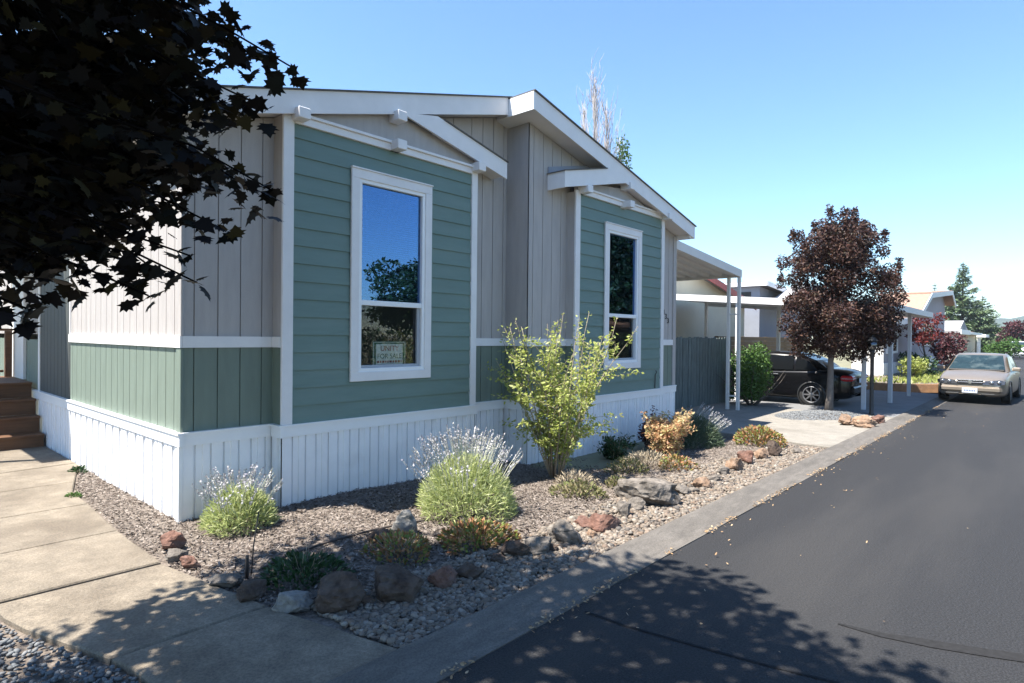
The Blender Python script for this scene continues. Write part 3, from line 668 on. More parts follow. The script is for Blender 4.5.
# ------------------------------------------------------------------ first carport, attached to the green house
cp = thing('carport', 'white flat metal carport roof with twin posts attached to the green house', 'carport', (10.2, 3, 0))
cz = lambda x: 3.517 - .0883 * (x - 8.514)
b = MB(); slope_slab(b, cz, 8.52, 11.80, -.30, -.262, -.17, 0); slope_slab(b, cz, 11.76, 11.80, -.26, 7.5, -.17, 0); cpf = b.build('fascia', M['metal_white'], cp)
b = MB(); yy = -.255; pf = []
while yy < 7.4: pf += [(yy, .0), (yy + .10, .0), (yy + .13, -.055), (yy + .25, -.055), (yy + .28, .0)]; yy += .30
vs = []
for (y, dz) in pf: vs += [(8.52, y, cz(8.52) - .06 + dz), (11.76, y, cz(11.76) - .06 + dz)]
b.add(vs, [(2 * i, 2 * i + 1, 2 * i + 3, 2 * i + 2) for i in range(len(pf) - 1)]); b.build('roof_panel', M['metal_white'], cp)
for y in (-.27, -.03, 5.0):
    b = MB(); b.bbox(11.69, 11.76, y - .035, y + .035, -.05, cz(11.75) - .16, .006); b.build('post', M['metal_white'], cp)
for za in (.33, 2.2):
    b = MB(); b.box(11.70, 11.75, -.234, -.066, za, za + .03); b.build('tie_bracket', M['metal_white'], cp)

# weathered fence between the house and the carport post
fn = thing('board_fence', 'weathered grey vertical board fence under the carport beside the house', 'fence', (10.2, .8, 0))
b = MB(); p0, p1 = Vector((8.36, .85)), Vector((13.3, .58)); L = (p1 - p0).length; d = (p1 - p0) / L; q = 0
while q < L:
    w_ = random.uniform(.125, .15); h = 1.68 + random.uniform(-.02, .02); a, c = p0 + d * q, p0 + d * (q + w_ - .014); o = random.uniform(-.004, .006)
    b.add([(a.x, a.y + o, .04), (c.x, c.y + o, .04), (c.x, c.y + o, h - .03), (c.x - .03, c.y + o, h), (a.x + .03, a.y + o, h), (a.x, a.y + o, h - .03)] + [(a.x, a.y + o + .02, .04), (c.x, c.y + o + .02, .04), (c.x, c.y + o + .02, h - .03), (c.x - .03, c.y + o + .02, h), (a.x + .03, a.y + o + .02, h), (a.x, a.y + o + .02, h - .03)],
          [(0, 1, 2, 3, 4, 5), (11, 10, 9, 8, 7, 6)] + [(i, i + 6, (i + 1) % 6 + 6, (i + 1) % 6) for i in range(6)]); q += w_
b.build('fence_boards', M['fence'], fn)
b = MB(); b.box(8.4, 13.2, .93, .97, .4, .49); b.box(8.4, 13.2, .93, .97, 1.3, 1.39); b.build('fence_rail', M['fence'], fn)
#PART3
# ------------------------------------------------------------------ plants
def tube_obj(name, paths, m, parent, n=6):
    b = MB()
    for pts, rad in paths: b.tube(pts, rad, n)
    return b.build(name, m, parent)
def arc(p, d, L, lift, k=6, wob=.03):
    """a limb path from p along d, bending up (lift>0) or down"""
    p = Vector(p); d = Vector(d).normalized(); out = [p.copy()]
    for i in range(k):
        d = (d + Vector((random.gauss(0, wob), random.gauss(0, wob), lift / k))).normalized(); p = p + d * (L / k); out.append(p.copy())
    return out
def cloud(n, c, r, hollow=.0, low=None):
    d = rand_dirs(n); q = rng.random(n) ** (1 / 3) * (1 - hollow) + hollow; P = np.array(c) + d * q[:, None] * np.array(r)
    return P
def crown_points(blobs):
    return np.concatenate([cloud(n, c, r, h) for c, r, n, h in blobs])
def crown(name, P, size, tmpl, m, parent, down=.25, curl=.12, up_=.5):
    n = len(P); Nn = nrm(rand_dirs(n) + np.array([0, 0, up_])); T = nrm(rand_dirs(n) + np.array([0, 0, -down]))
    return poly_mesh(name, leaf_verts(P, Nn, T, rng.uniform(size[0], size[1], n), tmpl, curl), len(tmpl), m, parent)

# --- the dark maple that hangs into the picture from its trunk beside the walk
mt = thing('maple_tree', 'maple overhanging the walkway in the foreground, leaves coloured near black as if backlit', 'tree', (-3.0, -2.4, 0))
tr = [(-3.0, -2.4, -.1), (-2.98, -2.4, .6), (-2.93, -2.42, 1.5), (-2.85, -2.45, 2.3), (-2.7, -2.5, 3.2), (-2.4, -2.55, 4.2), (-2.1, -2.6, 5.2)]
tube_obj('trunk', [(tr, [.17, .14, .125, .115, .09, .06, .02])], M['bark'], mt, 12)
limbs = []; P = []
def spray(pts, n, spread, drop=.12):
    """leaves along an outer twig"""
    pts = [Vector(p) for p in pts]
    for _ in range(n):
        q = random.random() ** .8 * (len(pts) - 1); i = min(int(q), len(pts) - 2); c = pts[i].lerp(pts[i + 1], q - i)
        P.append((c.x + random.gauss(0, spread), c.y + random.gauss(0, spread), c.z + random.gauss(0, spread * .7) - abs(random.gauss(0, drop * .45))))
def limb(a, e, r0, sag=.15, n=60, spread=.14, k=7):
    a, e = Vector(a), Vector(e); pts = []
    for i in range(k + 1):
        t = i / k; p = a.lerp(e, t); p.z += sag * math.sin(t * math.pi) * .9; p += Vector((random.gauss(0, .02), random.gauss(0, .02), random.gauss(0, .02))); pts.append(p)
    P.append(tuple(pts[-1])); limbs.append((pts, [r0 * (1 - .85 * i / k) + .003 for i in range(k + 1)])); spray(pts[k // 3:], n, spread); return pts
V3 = lambda p: (p.x, p.y, p.z)
# hanging lower limbs: each reaches a tip seen in the photograph at a chosen depth
tips = [(294, 72, 2.9, 26, .045), (262, 62, 2.9, 40, .07), (225, 45, 3.0, 70, .10), (205, 20, 3.1, 70, .10), (262, 112, 2.85, 40, .06), (235, 105, 3.0, 60, .08), (272, 190, 2.8, 34, .05), (248, 190, 2.9, 50, .07), (215, 175, 3.0, 80, .10),
        (220, 225, 2.75, 40, .06), (200, 285, 2.7, 14, .03), (196, 262, 2.7, 26, .045), (158, 300, 2.6, 12, .025), (152, 278, 2.6, 22, .04), (160, 262, 2.65, 30, .06), (120, 240, 2.7, 80, .10), (88, 270, 2.6, 34, .05), (60, 275, 2.5, 40, .06), (46, 298, 2.4, 22, .035), (22, 318, 2.35, 20, .035), (8, 280, 2.35, 46, .07), (30, 245, 2.5, 70, .09),
        (170, 150, 3.1, 120, .13), (130, 190, 3.0, 130, .13), (80, 220, 2.8, 130, .13), (150, 90, 3.2, 130, .14), (100, 130, 3.1, 160, .15), (60, 170, 2.9, 160, .15), (20, 200, 2.7, 160, .15), (100, 50, 3.3, 170, .16), (50, 90, 3.1, 170, .16), (10, 110, 2.9, 170, .16), (160, 30, 3.3, 130, .15), (30, 20, 3.2, 170, .16), (180, -20, 3.3, 120, .14), (100, -30, 3.4, 150, .16)]
for (u, v, t, n_, sp) in tips:
    e = at(u, v, t); z0 = max(1.9, min(4.6, e.z + .25)); a = Vector((-2.85 + (z0 - 2.3) * .12, -2.45, z0))
    limb(a, e, .007, .18, int(n_ * 2.0), sp * .9)
# dense inner mass of the lower crown and the wide upper crown
for (u, v, t, r, n_) in [(60, 50, 3.2, .60, 700), (20, 140, 2.9, .56, 720), (95, 135, 3.15, .44, 430), (145, 55, 3.3, .30, 200), (60, 200, 2.8, .28, 200), (140, 180, 3.0, .24, 120), (5, 215, 2.6, .30, 230), (195, 165, 3.0, .15, 50), (180, 100, 3.15, .22, 100), (-90, 120, 2.8, .7, 900), (100, -80, 3.4, .6, 700)]:
    P += [tuple(q) for q in cloud(n_, V3(at(u, v, t)), (r, r, r * .9))]
up_blobs = [((-4.7, -2.4, 3.3), (1.4, 1.6, 1.0), 1700, 0), ((-4.5, -4.7, 3.4), (1.4, 1.4, 1.0), 1500, 0), ((-2.9, -7.1, 3.8), (1.6, 1.0, 1.1), 1500, 0), ((-3.9, -3.8, 4.9), (1.8, 1.6, .9), 2300, 0), ((-3.3, -5.7, 5.1), (1.7, 1.5, .8), 2100, 0), ((-4.9, -1.5, 4.7), (1.5, 1.8, .9), 1700, 0), ((-5.0, -5.6, 4.8), (1.7, 1.8, .9), 1500, 0), ((-2.25, -2.25, 4.95), (2.05, 2.0, .95), 4300, .0), ((-3.3, -1.6, 4.5), (1.1, 1.1, .8), 1000, 0), ((-1.9, -3.7, 4.9), (1.4, 1.1, .6), 1300, 0), ((-1.75, -2.5, 4.75), (1.55, 1.75, .95), 2300, .1), ((-1.1, -2.9, 4.75), (.8, 1.0, .6), 900, 0), ((-1.45, -1.3, 4.35), (.90, .75, .5), 1000, 0), ((-1.75, -.72, 4.55), (.8, .6, .45), 800, 0), ((-1.5, -4.2, 4.8), (.95, .8, .6), 700, 0), ((-.42, -2.75, 4.9), (.40, .5, .35), 160, 0), ((-2.3, -3.9, 4.6), (1.1, 1.0, .8), 800, 0), ((-2.4, -1.8, 4.3), (1.2, 1.0, 1.0), 900, 0), ((-.82, -2.1, 4.6), (.5, .5, .4), 260, 0)]  # blobs left of and behind the camera added unseen, to block sky light
Pu = crown_points(up_blobs)
Pu = Pu[[(z - 1.65) > .70 * ((x + 2) * .745 + (y + 5.64) * .667) - .25 * max(0, -1.2 - x) or x < -2.2 for x, y, z in Pu]]      # the crown's underside sweeps up like a vase
for c, r, n_, h in up_blobs:
    a = Vector(tr[4]); e = Vector(c) + Vector((r[0] * .5, 0, -.1)); limb(a, e, .04, .15, 10, .2)
Pall = np.concatenate([np.array(P), Pu]); n = len(Pall)
Nn = nrm(rand_dirs(n) * .8 + np.array([0, 0, .9])); T = nrm(rand_dirs(n) + np.array([.25, -.05, -.55]))
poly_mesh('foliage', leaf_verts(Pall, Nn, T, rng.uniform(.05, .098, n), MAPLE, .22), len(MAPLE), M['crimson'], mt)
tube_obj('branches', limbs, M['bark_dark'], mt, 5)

# --- generic garden trees
def tree(name, label, x, y, h, trunk_r, blobs, m, lsize, tmpl=OVAL, group=None, nlimb=9, up_=.5, bark='bark', trunk_h=None, parts=('trunk', 'crown'), z0=0.0, cat='tree', base=(0, 0)):
    t = thing(name, label, cat, (x, y, z0), group=group); hh = trunk_h or h * .7; paths = []
    tp = [(x + base[0] * (1 - i / 6) + .02 * i * random.uniform(-1, 1), y + base[1] * (1 - i / 6) + .02 * i * random.uniform(-1, 1), z0 - .1 + (hh + .1) * i / 6) for i in range(7)]
    paths.append((tp, [trunk_r * (1.25 if i == 0 else 1 - .13 * i) for i in range(7)]))
    for k in range(nlimb):
        i = random.randint(2, 6); bl = random.choice(blobs); e = Vector(bl[0]) + Vector([random.uniform(-.7, .7) * r for r in bl[1]]); a = Vector(tp[i])
        paths.append(([a, a.lerp(e, .4) + Vector((0, 0, -.04 * h)), a.lerp(e, .75), e], [trunk_r * .28, trunk_r * .18, trunk_r * .10, trunk_r * .04]))
    tube_obj('trunk', paths, M[bark], t, 7)
    crown('crown', crown_points(blobs), lsize, tmpl, M[m], t, .2, .12, up_)
    return t
# purple-leaved tree on the gravel island: irregular upright crown
px_, py_ = 13.19, -1.95; bl = []
for k in range(64):
    a = random.uniform(0, 6.283); z = random.uniform(1.55, 4.15); s = 1.30 * math.sin(math.pi * min(1, max(.04, (z - 1.0) / 3.75)) ** .86) ** .72; q = s * math.sqrt(random.random()) * .86
    bl.append(((px_ + q * math.cos(a), py_ + q * math.sin(a), z), (random.uniform(.22, .42),) * 2 + (random.uniform(.18, .32),), 620, .1))
for (dx, dz, r) in ((.05, 4.35, .20), (.25, 4.25, .22), (-.9, 4.0, .13), (-.85, 3.75, .18), (.75, 3.95, .18), (1.0, 3.7, .16), (.15, 4.55, .11), (-.3, 4.2, .22), (1.2, 3.2, .22), (-1.25, 3.4, .16), (1.3, 2.3, .22), (1.25, 1.85, .2), (-1.15, 2.0, .2)):
    bl.append(((px_ + dx * .67, py_ - dx * .74, dz), (r, r, r * 1.1), int(300 * r / .2), .1))
for (dx, z) in ((.95, 1.75), (1.15, 2.1), (.75, 1.5), (.5, 1.35), (1.25, 2.6), (1.0, 2.35), (.9, 2.9), (-.95, 2.3), (-.8, 1.75)):
    bl.append(((px_ + dx * .67, py_ - dx * .74, z), (.32, .32, .22), 380, .1))
for z in (1.7, 2.0, 2.3, 2.6, 2.9, 3.2, 3.5, 3.8):
    rc = .85 - abs(z - 2.4) * .26; bl.append(((px_, py_, z), (rc, rc, .36), 1000, 0))
for (dx, dz) in ((-.2, 4.45), (.35, 4.4), (.6, 4.15), (-.55, 4.1), (1.05, 3.95), (-1.05, 3.9), (1.35, 2.9), (1.4, 3.3), (-1.3, 2.9)):
    for q in range(3): bl.append(((px_ + dx * .67, py_ - dx * .74, dz + q * .09), (.10 - q * .02, .10 - q * .02, .09), 60, 0))
for k in range(18):
    a = random.uniform(0, 6.283); q = random.uniform(.1, 1.0); bl.append(((px_ + q * math.cos(a), py_ + q * math.sin(a), random.uniform(1.32, 1.75)), (.28, .28, .18), 300, .1))
tree('purple_tree', 'upright bronze purple leaved tree on the gravel island by the driveway', px_, py_, 4.5, .085, bl, 'purple', (.042, .082), OVAL, nlimb=22, trunk_h=3.2, base=(-.12, .13), bark='bark_pale')

M['leaf_dark'] = island('dark_green_leaf', [(.018, .045, .015), (.03, .07, .022), (.045, .09, .03), (.02, .05, .02)], .45, .25, .4)
M['leaf_green'] = island('green_leaf', [(.05, .11, .025), (.08, .15, .03), (.06, .13, .03), (.10, .17, .045)], .5, .3, .3)
M['leaf_yellow'] = island('yellow_green_leaf', [(.32, .37, .08), (.42, .46, .13), (.25, .31, .07), (.52, .52, .24)], .5, .45, .3)
M['conifer'] = island('conifer_needles', [(.085, .135, .06), (.13, .18, .085), (.10, .15, .075)], .7, .1)
M['lavleaf'] = island('lavender_leaf', [(.36, .42, .15), (.50, .53, .25), (.29, .35, .12), (.58, .60, .36)], .6, .4)
M['lavstalk'] = island('lavender_stalk', [(.40, .42, .30), (.48, .48, .38), (.34, .37, .27)], .7, .2)
M['lavflower'] = island('lavender_flower', [(.38, .37, .39), (.50, .49, .49), (.29, .27, .32), (.58, .57, .54)], .8, .15)
M['orange_leaf'] = island('orange_leaf', [(.52, .30, .15), (.64, .46, .26), (.40, .18, .11), (.68, .58, .32), (.38, .38, .14)], .5, .45)
M['red_leaf'] = island('red_leaf', [(.11, .02, .018), (.17, .03, .024), (.08, .016, .016)], .5, .25)
M['maroon_leaf'] = island('maroon_leaf', [(.06, .018, .02), (.09, .025, .028), (.045, .015, .018)], .5, .15)
M['sedum'] = island('sedum_leaf', [(.14, .19, .04), (.20, .24, .06), (.30, .13, .06), (.36, .18, .09), (.16, .17, .05)], .5, .2)
M['olive'] = island('olive_leaf', [(.12, .14, .045), (.19, .19, .08), (.25, .20, .12), (.15, .16, .06)], .7, .2)
M['rosemary'] = island('rosemary_leaf', [(.05, .085, .05), (.075, .11, .065), (.06, .09, .05)], .6, .2)
M['drystem'] = island('dry_stem', [(.30, .25, .18), (.40, .34, .25), (.24, .19, .13)], .8, .1)
M['twig'] = mat('grey_twig', (.40, .37, .37), .9, .15, 8)

def tuft(n, c, r, h, L, lean=.8, width=1.0, z0=.0):
    """positions and directions of upright blades growing outwards from a mound"""
    d = rng.normal(size=(n, 2)); rr = np.sqrt(rng.random(n)); d = d / np.linalg.norm(d, axis=1)[:, None] * rr[:, None]; an = np.arctan2(d[:, 1], d[:, 0]); ph = rng.uniform(0, 6.28, 3); d *= (1 + .14 * np.sin(2 * an + ph[0]) + .10 * np.sin(3 * an + ph[1]) + .07 * np.sin(5 * an + ph[2]))[:, None]
    base = np.stack([c[0] + d[:, 0] * r, c[1] + d[:, 1] * r, np.full(n, c[2])], 1)
    top = np.sqrt(np.maximum(0, 1 - rr ** 2)); q = rng.random(n) ** .6
    base[:, 2] += h * top * q + z0
    T = nrm(np.stack([d[:, 0] * lean, d[:, 1] * lean, .35 + .65 * top], 1) + rng.normal(0, .18, (n, 3)))
    return base, T
def lavender(label, x, y, r, h, hs, nst, mound=1500, bias=(0, 0), flower_h=.10, leafm='lavleaf', sparse=None):
    z = bed_z(x, y); t = thing('lavender', label, 'lavender plant', (x, y, z), group='lavender plants in the front bed')
    mound = int(mound * 2.4); Pb, T = tuft(mound, (x, y, z), r * .97, h * .92, 0, .9); T = nrm(T + rng.normal(0, .42, T.shape)); Nn = nrm(np.cross(T, rand_dirs(mound)))
    tmpl = np.array([(0, .018), (.5, .045), (1, 0), (.5, -.045), (0, -.018)])
    poly_mesh('foliage', leaf_verts(Pb, Nn, T, rng.uniform(.04, .085, mound), tmpl * np.array([1, 1.5]), .15), 5, M[leafm], t)
    SV, FV = [], []; FT = []; FN = []
    for k in range(nst):
        a = random.uniform(0, 6.283) if sparse is None else random.gauss(sparse[0], sparse[1]); q = math.sqrt(random.random()); q = max(q, .25)
        p0 = Vector((x + math.cos(a) * r * q * .8, y + math.sin(a) * r * q * .8, z + h * .80 * math.sqrt(max(0, 1 - (q * .9) ** 2))))
        d = Vector((math.cos(a) * q * .62 + bias[0], math.sin(a) * q * .62 + bias[1], .95)).normalized(); L = (hs - h * .72) * random.uniform(.65, 1.08)
        p1 = p0 + d * L * .5 + Vector((0, 0, .01)); p2 = p1 + (d + Vector((math.cos(a) * .12, math.sin(a) * .12, 0))).normalized() * L * .5
        s = Vector((-math.sin(a + .7), math.cos(a + .7), 0)) * .0022
        SV += [[p0 - s, p0 + s, p1 + s, p1 - s], [p1 - s, p1 + s, p2 + s * .7, p2 - s * .7]]
        dd = (p2 - p1).normalized()
        for j in range(9):
            c = p2 - dd * flower_h * (j / 8.0) * .95; FV.append(tuple(c)); FT.append(tuple((dd + Vector((random.gauss(0, .45), random.gauss(0, .45), random.gauss(0, .3)))).normalized())); FN.append(tuple(Vector((random.gauss(0, 1), random.gauss(0, 1), random.gauss(0, .5))).normalized()))
    poly_mesh('stalks', np.array([[tuple(v) for v in q] for q in SV]), 4, M['lavstalk'], t)
    poly_mesh('flowers', leaf_verts(np.array(FV), np.array(FN), np.array(FT), rng.uniform(.014, .026, len(FV)), OVAL * np.array([1, 1.3]), .1), 6, M['lavflower'], t)
    return t
lavender('small lavender mound at the white skirting corner nearest the walkway', .30, -.46, .30, .34, .48, 120, 1900, bias=(.10, -.05))
lavender('largest bushy lavender with many pale flower spikes, between the two windows', 1.95, -1.52, .47, .55, .75, 250, 3400)
lavender('dark green lavender with grey spikes leaning right, near the carport post', 7.05, -1.35, .46, .55, .70, 46, 2600, bias=(.5, -.35), leafm='rosemary', sparse=(-.7, .7))

# yellow-green upright shrub between the bays
def stem_shrub(name, label, x, y, h, spread, nstem, per, m, lsize, stemm='drystem', bias=(0, 0), low=.15, tmpl=OVAL, group=None, cat='shrub', z=None, side=0):
    z = bed_z(x, y) if z is None else z; t = thing(name, label, cat, (x, y, z), group=group); paths = []; P = []; T = []
    for k in range(nstem):
        a = random.uniform(0, 6.283); q = random.random() ** .7
        d = Vector((math.cos(a) * q * spread + bias[0], math.sin(a) * q * spread + bias[1], 1)); L = h * random.uniform(.6, 1.05) / d.normalized().z ** .5
        pts = arc((x + math.cos(a) * .05, y + math.sin(a) * .05, z - .02), d, L, random.uniform(-.35, .25), 8, .07)
        paths.append((pts, [.008 * (1 - i / 9.5) + .0015 for i in range(9)]))
        tw = [pts]
        for j in range(side):
            i = random.randint(2, 6); d2 = Vector((random.gauss(0, .6), random.gauss(0, .6), random.uniform(.2, .9))); q2 = arc(pts[i], d2, h * random.uniform(.12, .28), -.2, 5, .08); paths.append((q2, [.0035, .003, .0025, .002, .0018, .0012])); tw.append(q2)
        for pp in tw:
            for _ in range(per if pp is pts else per // 2):
                s = random.uniform(low, 1) * (len(pp) - 1); i = min(int(s), len(pp) - 2); c = pp[i].lerp(pp[i + 1], s - i); o = Vector((random.gauss(0, 1), random.gauss(0, 1), random.gauss(0, .7))).normalized()
                P.append(tuple(c + o * random.uniform(.005, .045))); T.append(tuple((o + Vector((0, 0, .25))).normalized()))
    tube_obj('stems', paths, M[stemm], t, 5)
    P = np.array(P); T = np.array(T); n = len(P); Nn = nrm(rand_dirs(n) + np.array([0, 0, .8]))
    poly_mesh('foliage', leaf_verts(P, Nn, T, rng.uniform(*lsize, n), tmpl, .15), len(tmpl), M[m], t)
    return t
stem_shrub('garden_shrub', 'tall loose yellow green shrub growing against the wall between the two windows', 3.76, -1.20, 1.98, .40, 34, 76, 'leaf_yellow', (.026, .060), bias=(.03, -.03), side=5)
stem_shrub('heavenly_bamboo', 'orange and copper leaved nandina bush by the far end of the white skirting', 5.82, -1.58, .70, .30, 30, 85, 'orange_leaf', (.030, .062), bias=(.02, -.02), low=.35, side=3)
stem_shrub('heavenly_bamboo', 'small dull red nandina behind the orange one by the skirting', 6.35, -1.05, .66, .30, 10, 45, 'maroon_leaf', (.035, .07), low=.35, side=2)
stem_shrub('low_shrub', 'dark green low shrub in the shade at the skirting foot behind the orange bush', 5.35, -1.0, .42, .8, 16, 50, 'leaf_dark', (.03, .06), side=2)
def mound(name, label, x, y, r, h, n, m, lsize, cat='low plant', group=None, tmpl=OVAL, m2=None):
    z = bed_z(x, y); t = thing(name, label, cat, (x, y, z), group=group)
    Pb, T = tuft(n, (x, y, z), r, h, 0, 1.0); Nn = nrm(np.cross(T, rand_dirs(n)) + np.array([0, 0, .3]))
    poly_mesh('foliage', leaf_verts(Pb, Nn, T, rng.uniform(*lsize, n), tmpl, .1), len(tmpl), M[m], t)
    paths = []
    for _ in range(12):
        a = random.uniform(0, 6.283); q = random.uniform(.2, .9); paths.append((arc((x, y, z), (math.cos(a) * q, math.sin(a) * q, .5), r * .95, .2, 4, .1), [.004, .004, .003, .002, .001]))
    tube_obj('stems', paths, M[m2 or 'drystem'], t, 4)
    return t
G1 = 'low plants among the rocks'
mound('sedum', 'red tipped green sedum clump beside the upright stone', 1.38, -2.26, .27, .17, 1500, 'sedum', (.02, .05), group=G1)
mound('sedum', 'olive and rust mounded plant at the driveway end of the rock row', 7.62, -2.22, .36, .27, 1700, 'sedum', (.025, .06), group=G1)
mound('sedum', 'reddish stemmed low plant just behind the big dappled brown rock', .80, -2.02, .24, .16, 800, 'sedum', (.02, .045), group=G1)
mound('ground_cover', 'dark green low plant in tree shade beside the walkway', .08, -1.92, .25, .15, 900, 'leaf_dark', (.02, .05), group=G1)
mound('ground_cover', 'olive low plant with dry stems in front of the tall shrub', 3.15, -1.98, .24, .13, 650, 'olive', (.025, .055), group=G1)
mound('ground_cover', 'small olive tuft to the left of the big boulder', 3.72, -2.10, .14, .10, 420, 'olive', (.02, .05), group=G1)
mound('ground_cover', 'dull green low plant behind the big boulder', 4.55, -1.72, .24, .18, 700, 'olive', (.02, .05), group=G1)
mound('ground_cover', 'brownish dry plant right of the dull green one behind the boulder', 5.05, -1.72, .27, .18, 800, 'drystem', (.03, .07), group=G1, tmpl=NARROW)
mound('ground_cover', 'olive green plant right of the big boulder', 5.05, -2.12, .22, .17, 560, 'sedum', (.02, .05), group=G1)
mound('ground_cover', 'dry straw coloured plant among the mulch left of the boulder', 3.45, -1.72, .26, .15, 600, 'drystem', (.03, .07), group=G1, tmpl=NARROW)
mound('weed', 'small green weed at the bend of the walkway edge', -.44, 1.52, .06, .05, 160, 'leaf_green', (.015, .035), group=G1)
mound('weed', 'tuft of weeds between walkway and skirting near the steps', -.12, 2.78, .07, .07, 140, 'leaf_dark', (.02, .05), group=G1)

# round green shrub by the carport post
def bush(name, label, x, y, z, r, h, n, m, lsize, cat='shrub', group=None, lumps=12):
    bl = []
    for k in range(lumps):
        a = random.uniform(0, 6.283); q = math.sqrt(random.random()) * .62; zz = random.uniform(.25, .8); k2 = 1 - abs(zz - .42) * .8
        bl.append(((x + r * q * k2 * math.cos(a), y + r * q * k2 * math.sin(a), z + h * zz), (r * .48, r * .48, h * .24), n // lumps, .35))
    t = thing(name, label, cat, (x, y, z), group=group)
    paths = [(arc((x, y, z - .05), (random.gauss(0, .5), random.gauss(0, .5), 1), h * .8, .1, 5, .1), [.02 * h, .016 * h, .012 * h, .008 * h, .005 * h, .002]) for _ in range(8)]
    tube_obj('stems', paths, M['bark'], t, 5); crown('foliage', crown_points(bl), lsize, OVAL, M[m], t, .0, .1, .4); return t
bush('round_shrub', 'bright green leafy shrub standing behind the carport posts', 12.98, -.12, .02, .64, 1.52, 5200, 'leaf_green', (.045, .09), lumps=22)

# ------------------------------------------------------------------ rocks, each one its own thing
def rock(label, u, v, wpx, hpx, m, deep=.8, seed=0, flat=.0, z=None, name='rock', group='rocks edging the planting bed', yaw_=None, xy=None):
    p = gnd(u, v) if xy is None else Vector((xy[0], xy[1], 0)); d = (p - C0).dot(fw); w_ = wpx / f_px * d / 2; h = hpx / f_px * d
    z0 = (bed_z(p.x, p.y) if p.x < 8.3 else .03) if z is None else z
    v_, f_ = ico(4); r_ = random.Random(seed * 13 + 5); off = Vector((r_.uniform(0, 50), r_.uniform(0, 50), r_.uniform(0, 50)))
    planes = [(Vector((r_.gauss(0, 1), r_.gauss(0, 1), r_.gauss(0, .8))).normalized(), r_.uniform(.50, .84)) for _ in range(13)]
    a = r_.uniform(-.5, .5) if yaw_ is None else yaw_; ca, sa = math.cos(a - .84), math.sin(a - .84); vs = []
    for q in v_:
        q = Vector(q); 
        for nn, dd in planes:
            e = q.dot(nn) - dd
            if e > 0: q -= nn * e * .9
        q *= 1 + .18 * mnoise.noise(q * 1.6 + off) + .13 * mnoise.noise(q * 3.6 + off) + .06 * mnoise.noise(q * 8 + off) + .025 * mnoise.noise(q * 20 + off)
        x, y, zz = q.x * w_ * 1.18, q.y * w_ * deep * 1.1, (q.z * .62 + .42) * h
        vs.append((p.x + x * ca - y * sa, p.y + x * sa + y * ca, z0 + max(zz, -.05)))
    t = MB(); t.add(vs, f_, 0, False); o = t.build(name, M[m]); o.data.transform(Matrix.Translation((-p.x, -p.y, -z0))); o.location = (p.x, p.y, z0)
    return props(o, label, 'rock', group)
k_ = 0
for (lab, u, v, wp, hp, m) in [
    ('reddish brown angular rock at the walkway edge by the skirting corner', 172, 553, 26, 20, 'rock_red'), ('flat grey stone tucked between two red rocks at the walkway', 176, 563, 24, 11, 'rock_grey'),
    ('small red rock right of the flat grey stone by the walkway', 190, 571, 21, 15, 'rock_red'), ('low grey brown rock at the edge of the walkway shadow', 226, 588, 34, 13, 'rock_grey'), ('brown rock half in shade near the walkway edge', 252, 602, 34, 17, 'rock_brown'),
    ('whitish pale rock lying nearest the walkway in the tree shade', 292, 612, 36, 22, 'rock_pale'), ('large dark brown rock in the deep tree shade', 336, 608, 56, 32, 'rock_brown'), ('big brown rock dappled with sun spots in the foreground', 396, 600, 56, 32, 'rock_brown'),
    ('reddish rounded stone right of the dappled rock', 441, 585, 28, 20, 'rock_red'), ('brown block shaped rock with a flat top beside the pebbles', 469, 577, 30, 16, 'rock_brown'), ('upright grey tan stone standing in the mulch', 406, 537, 25, 26, 'rock_pale'),
    ('dark low rock leaning on the upright stone', 383, 544, 27, 13, 'rock_brown'), ('brown grey rock right of the red tipped sedum', 517, 556, 26, 17, 'rock_brown'), ('wide flat grey rock in the middle of the row', 538, 551, 32, 17, 'rock_grey'),
    ('round grey boulder in the middle of the rock row', 564, 541, 38, 22, 'rock_grey'), ('small dark red rock behind the round grey boulder', 583, 528, 20, 12, 'rock_red'), ('pinkish flat topped rock between round grey boulder and narrow stones', 604, 529, 30, 17, 'rock_red'),
    ('narrow grey standing stone left of the big boulder', 624, 516, 15, 19, 'rock_grey'), ('grey wedge stone against the foot of the big boulder', 636, 510, 19, 13, 'rock_grey'), ('small grey stone right of the big boulder', 683, 494, 17, 10, 'rock_grey'),
    ('orange brown flat rock past the big boulder', 703, 487, 20, 11, 'rock_tan'), ('dark grey stone in the far rock row', 715, 481, 13, 9, 'rock_grey'), ('grey round stone behind the orange rocks', 724, 474, 15, 11, 'rock_grey'),
    ('orange rusty rock in the far row', 734, 470, 17, 14, 'rock_tan'), ('brown tall rock in the far row', 747, 464, 16, 14, 'rock_red'), ('tan brown rock below the olive and rust mound', 761, 459, 16, 12, 'rock_tan'), ('dark brown upright rock beside the olive and rust mound', 773, 456, 15, 16, 'rock_brown'),
    ('small brown stone wedged between the two largest shaded brown rocks', 366, 607, 18, 11, 'rock_brown'), ('small grey stone between the dappled rock and the reddish rounded one', 423, 593, 13, 9, 'rock_grey'), ('flat brown stone just left of the brown grey rock past the sedum', 497, 563, 19, 9, 'rock_brown'),
    ('small tan stone in front of the pinkish flat topped rock', 592, 536, 14, 8, 'rock_tan'), ('low dark stone between the pinkish rock and the narrow standing stone', 616, 525, 12, 8, 'rock_grey'), ('grey cobble just before the orange brown flat rock', 693, 492, 12, 7, 'rock_grey'), ('small brown stone between the wide flat grey rock and the round boulder', 551, 550, 13, 8, 'rock_brown'),
    ('small grey stone at the corner of the driveway', 797, 453, 12, 7, 'rock_grey')]:
    k_ += 1; rock(lab, u, v, wp, hp, m, seed=k_)
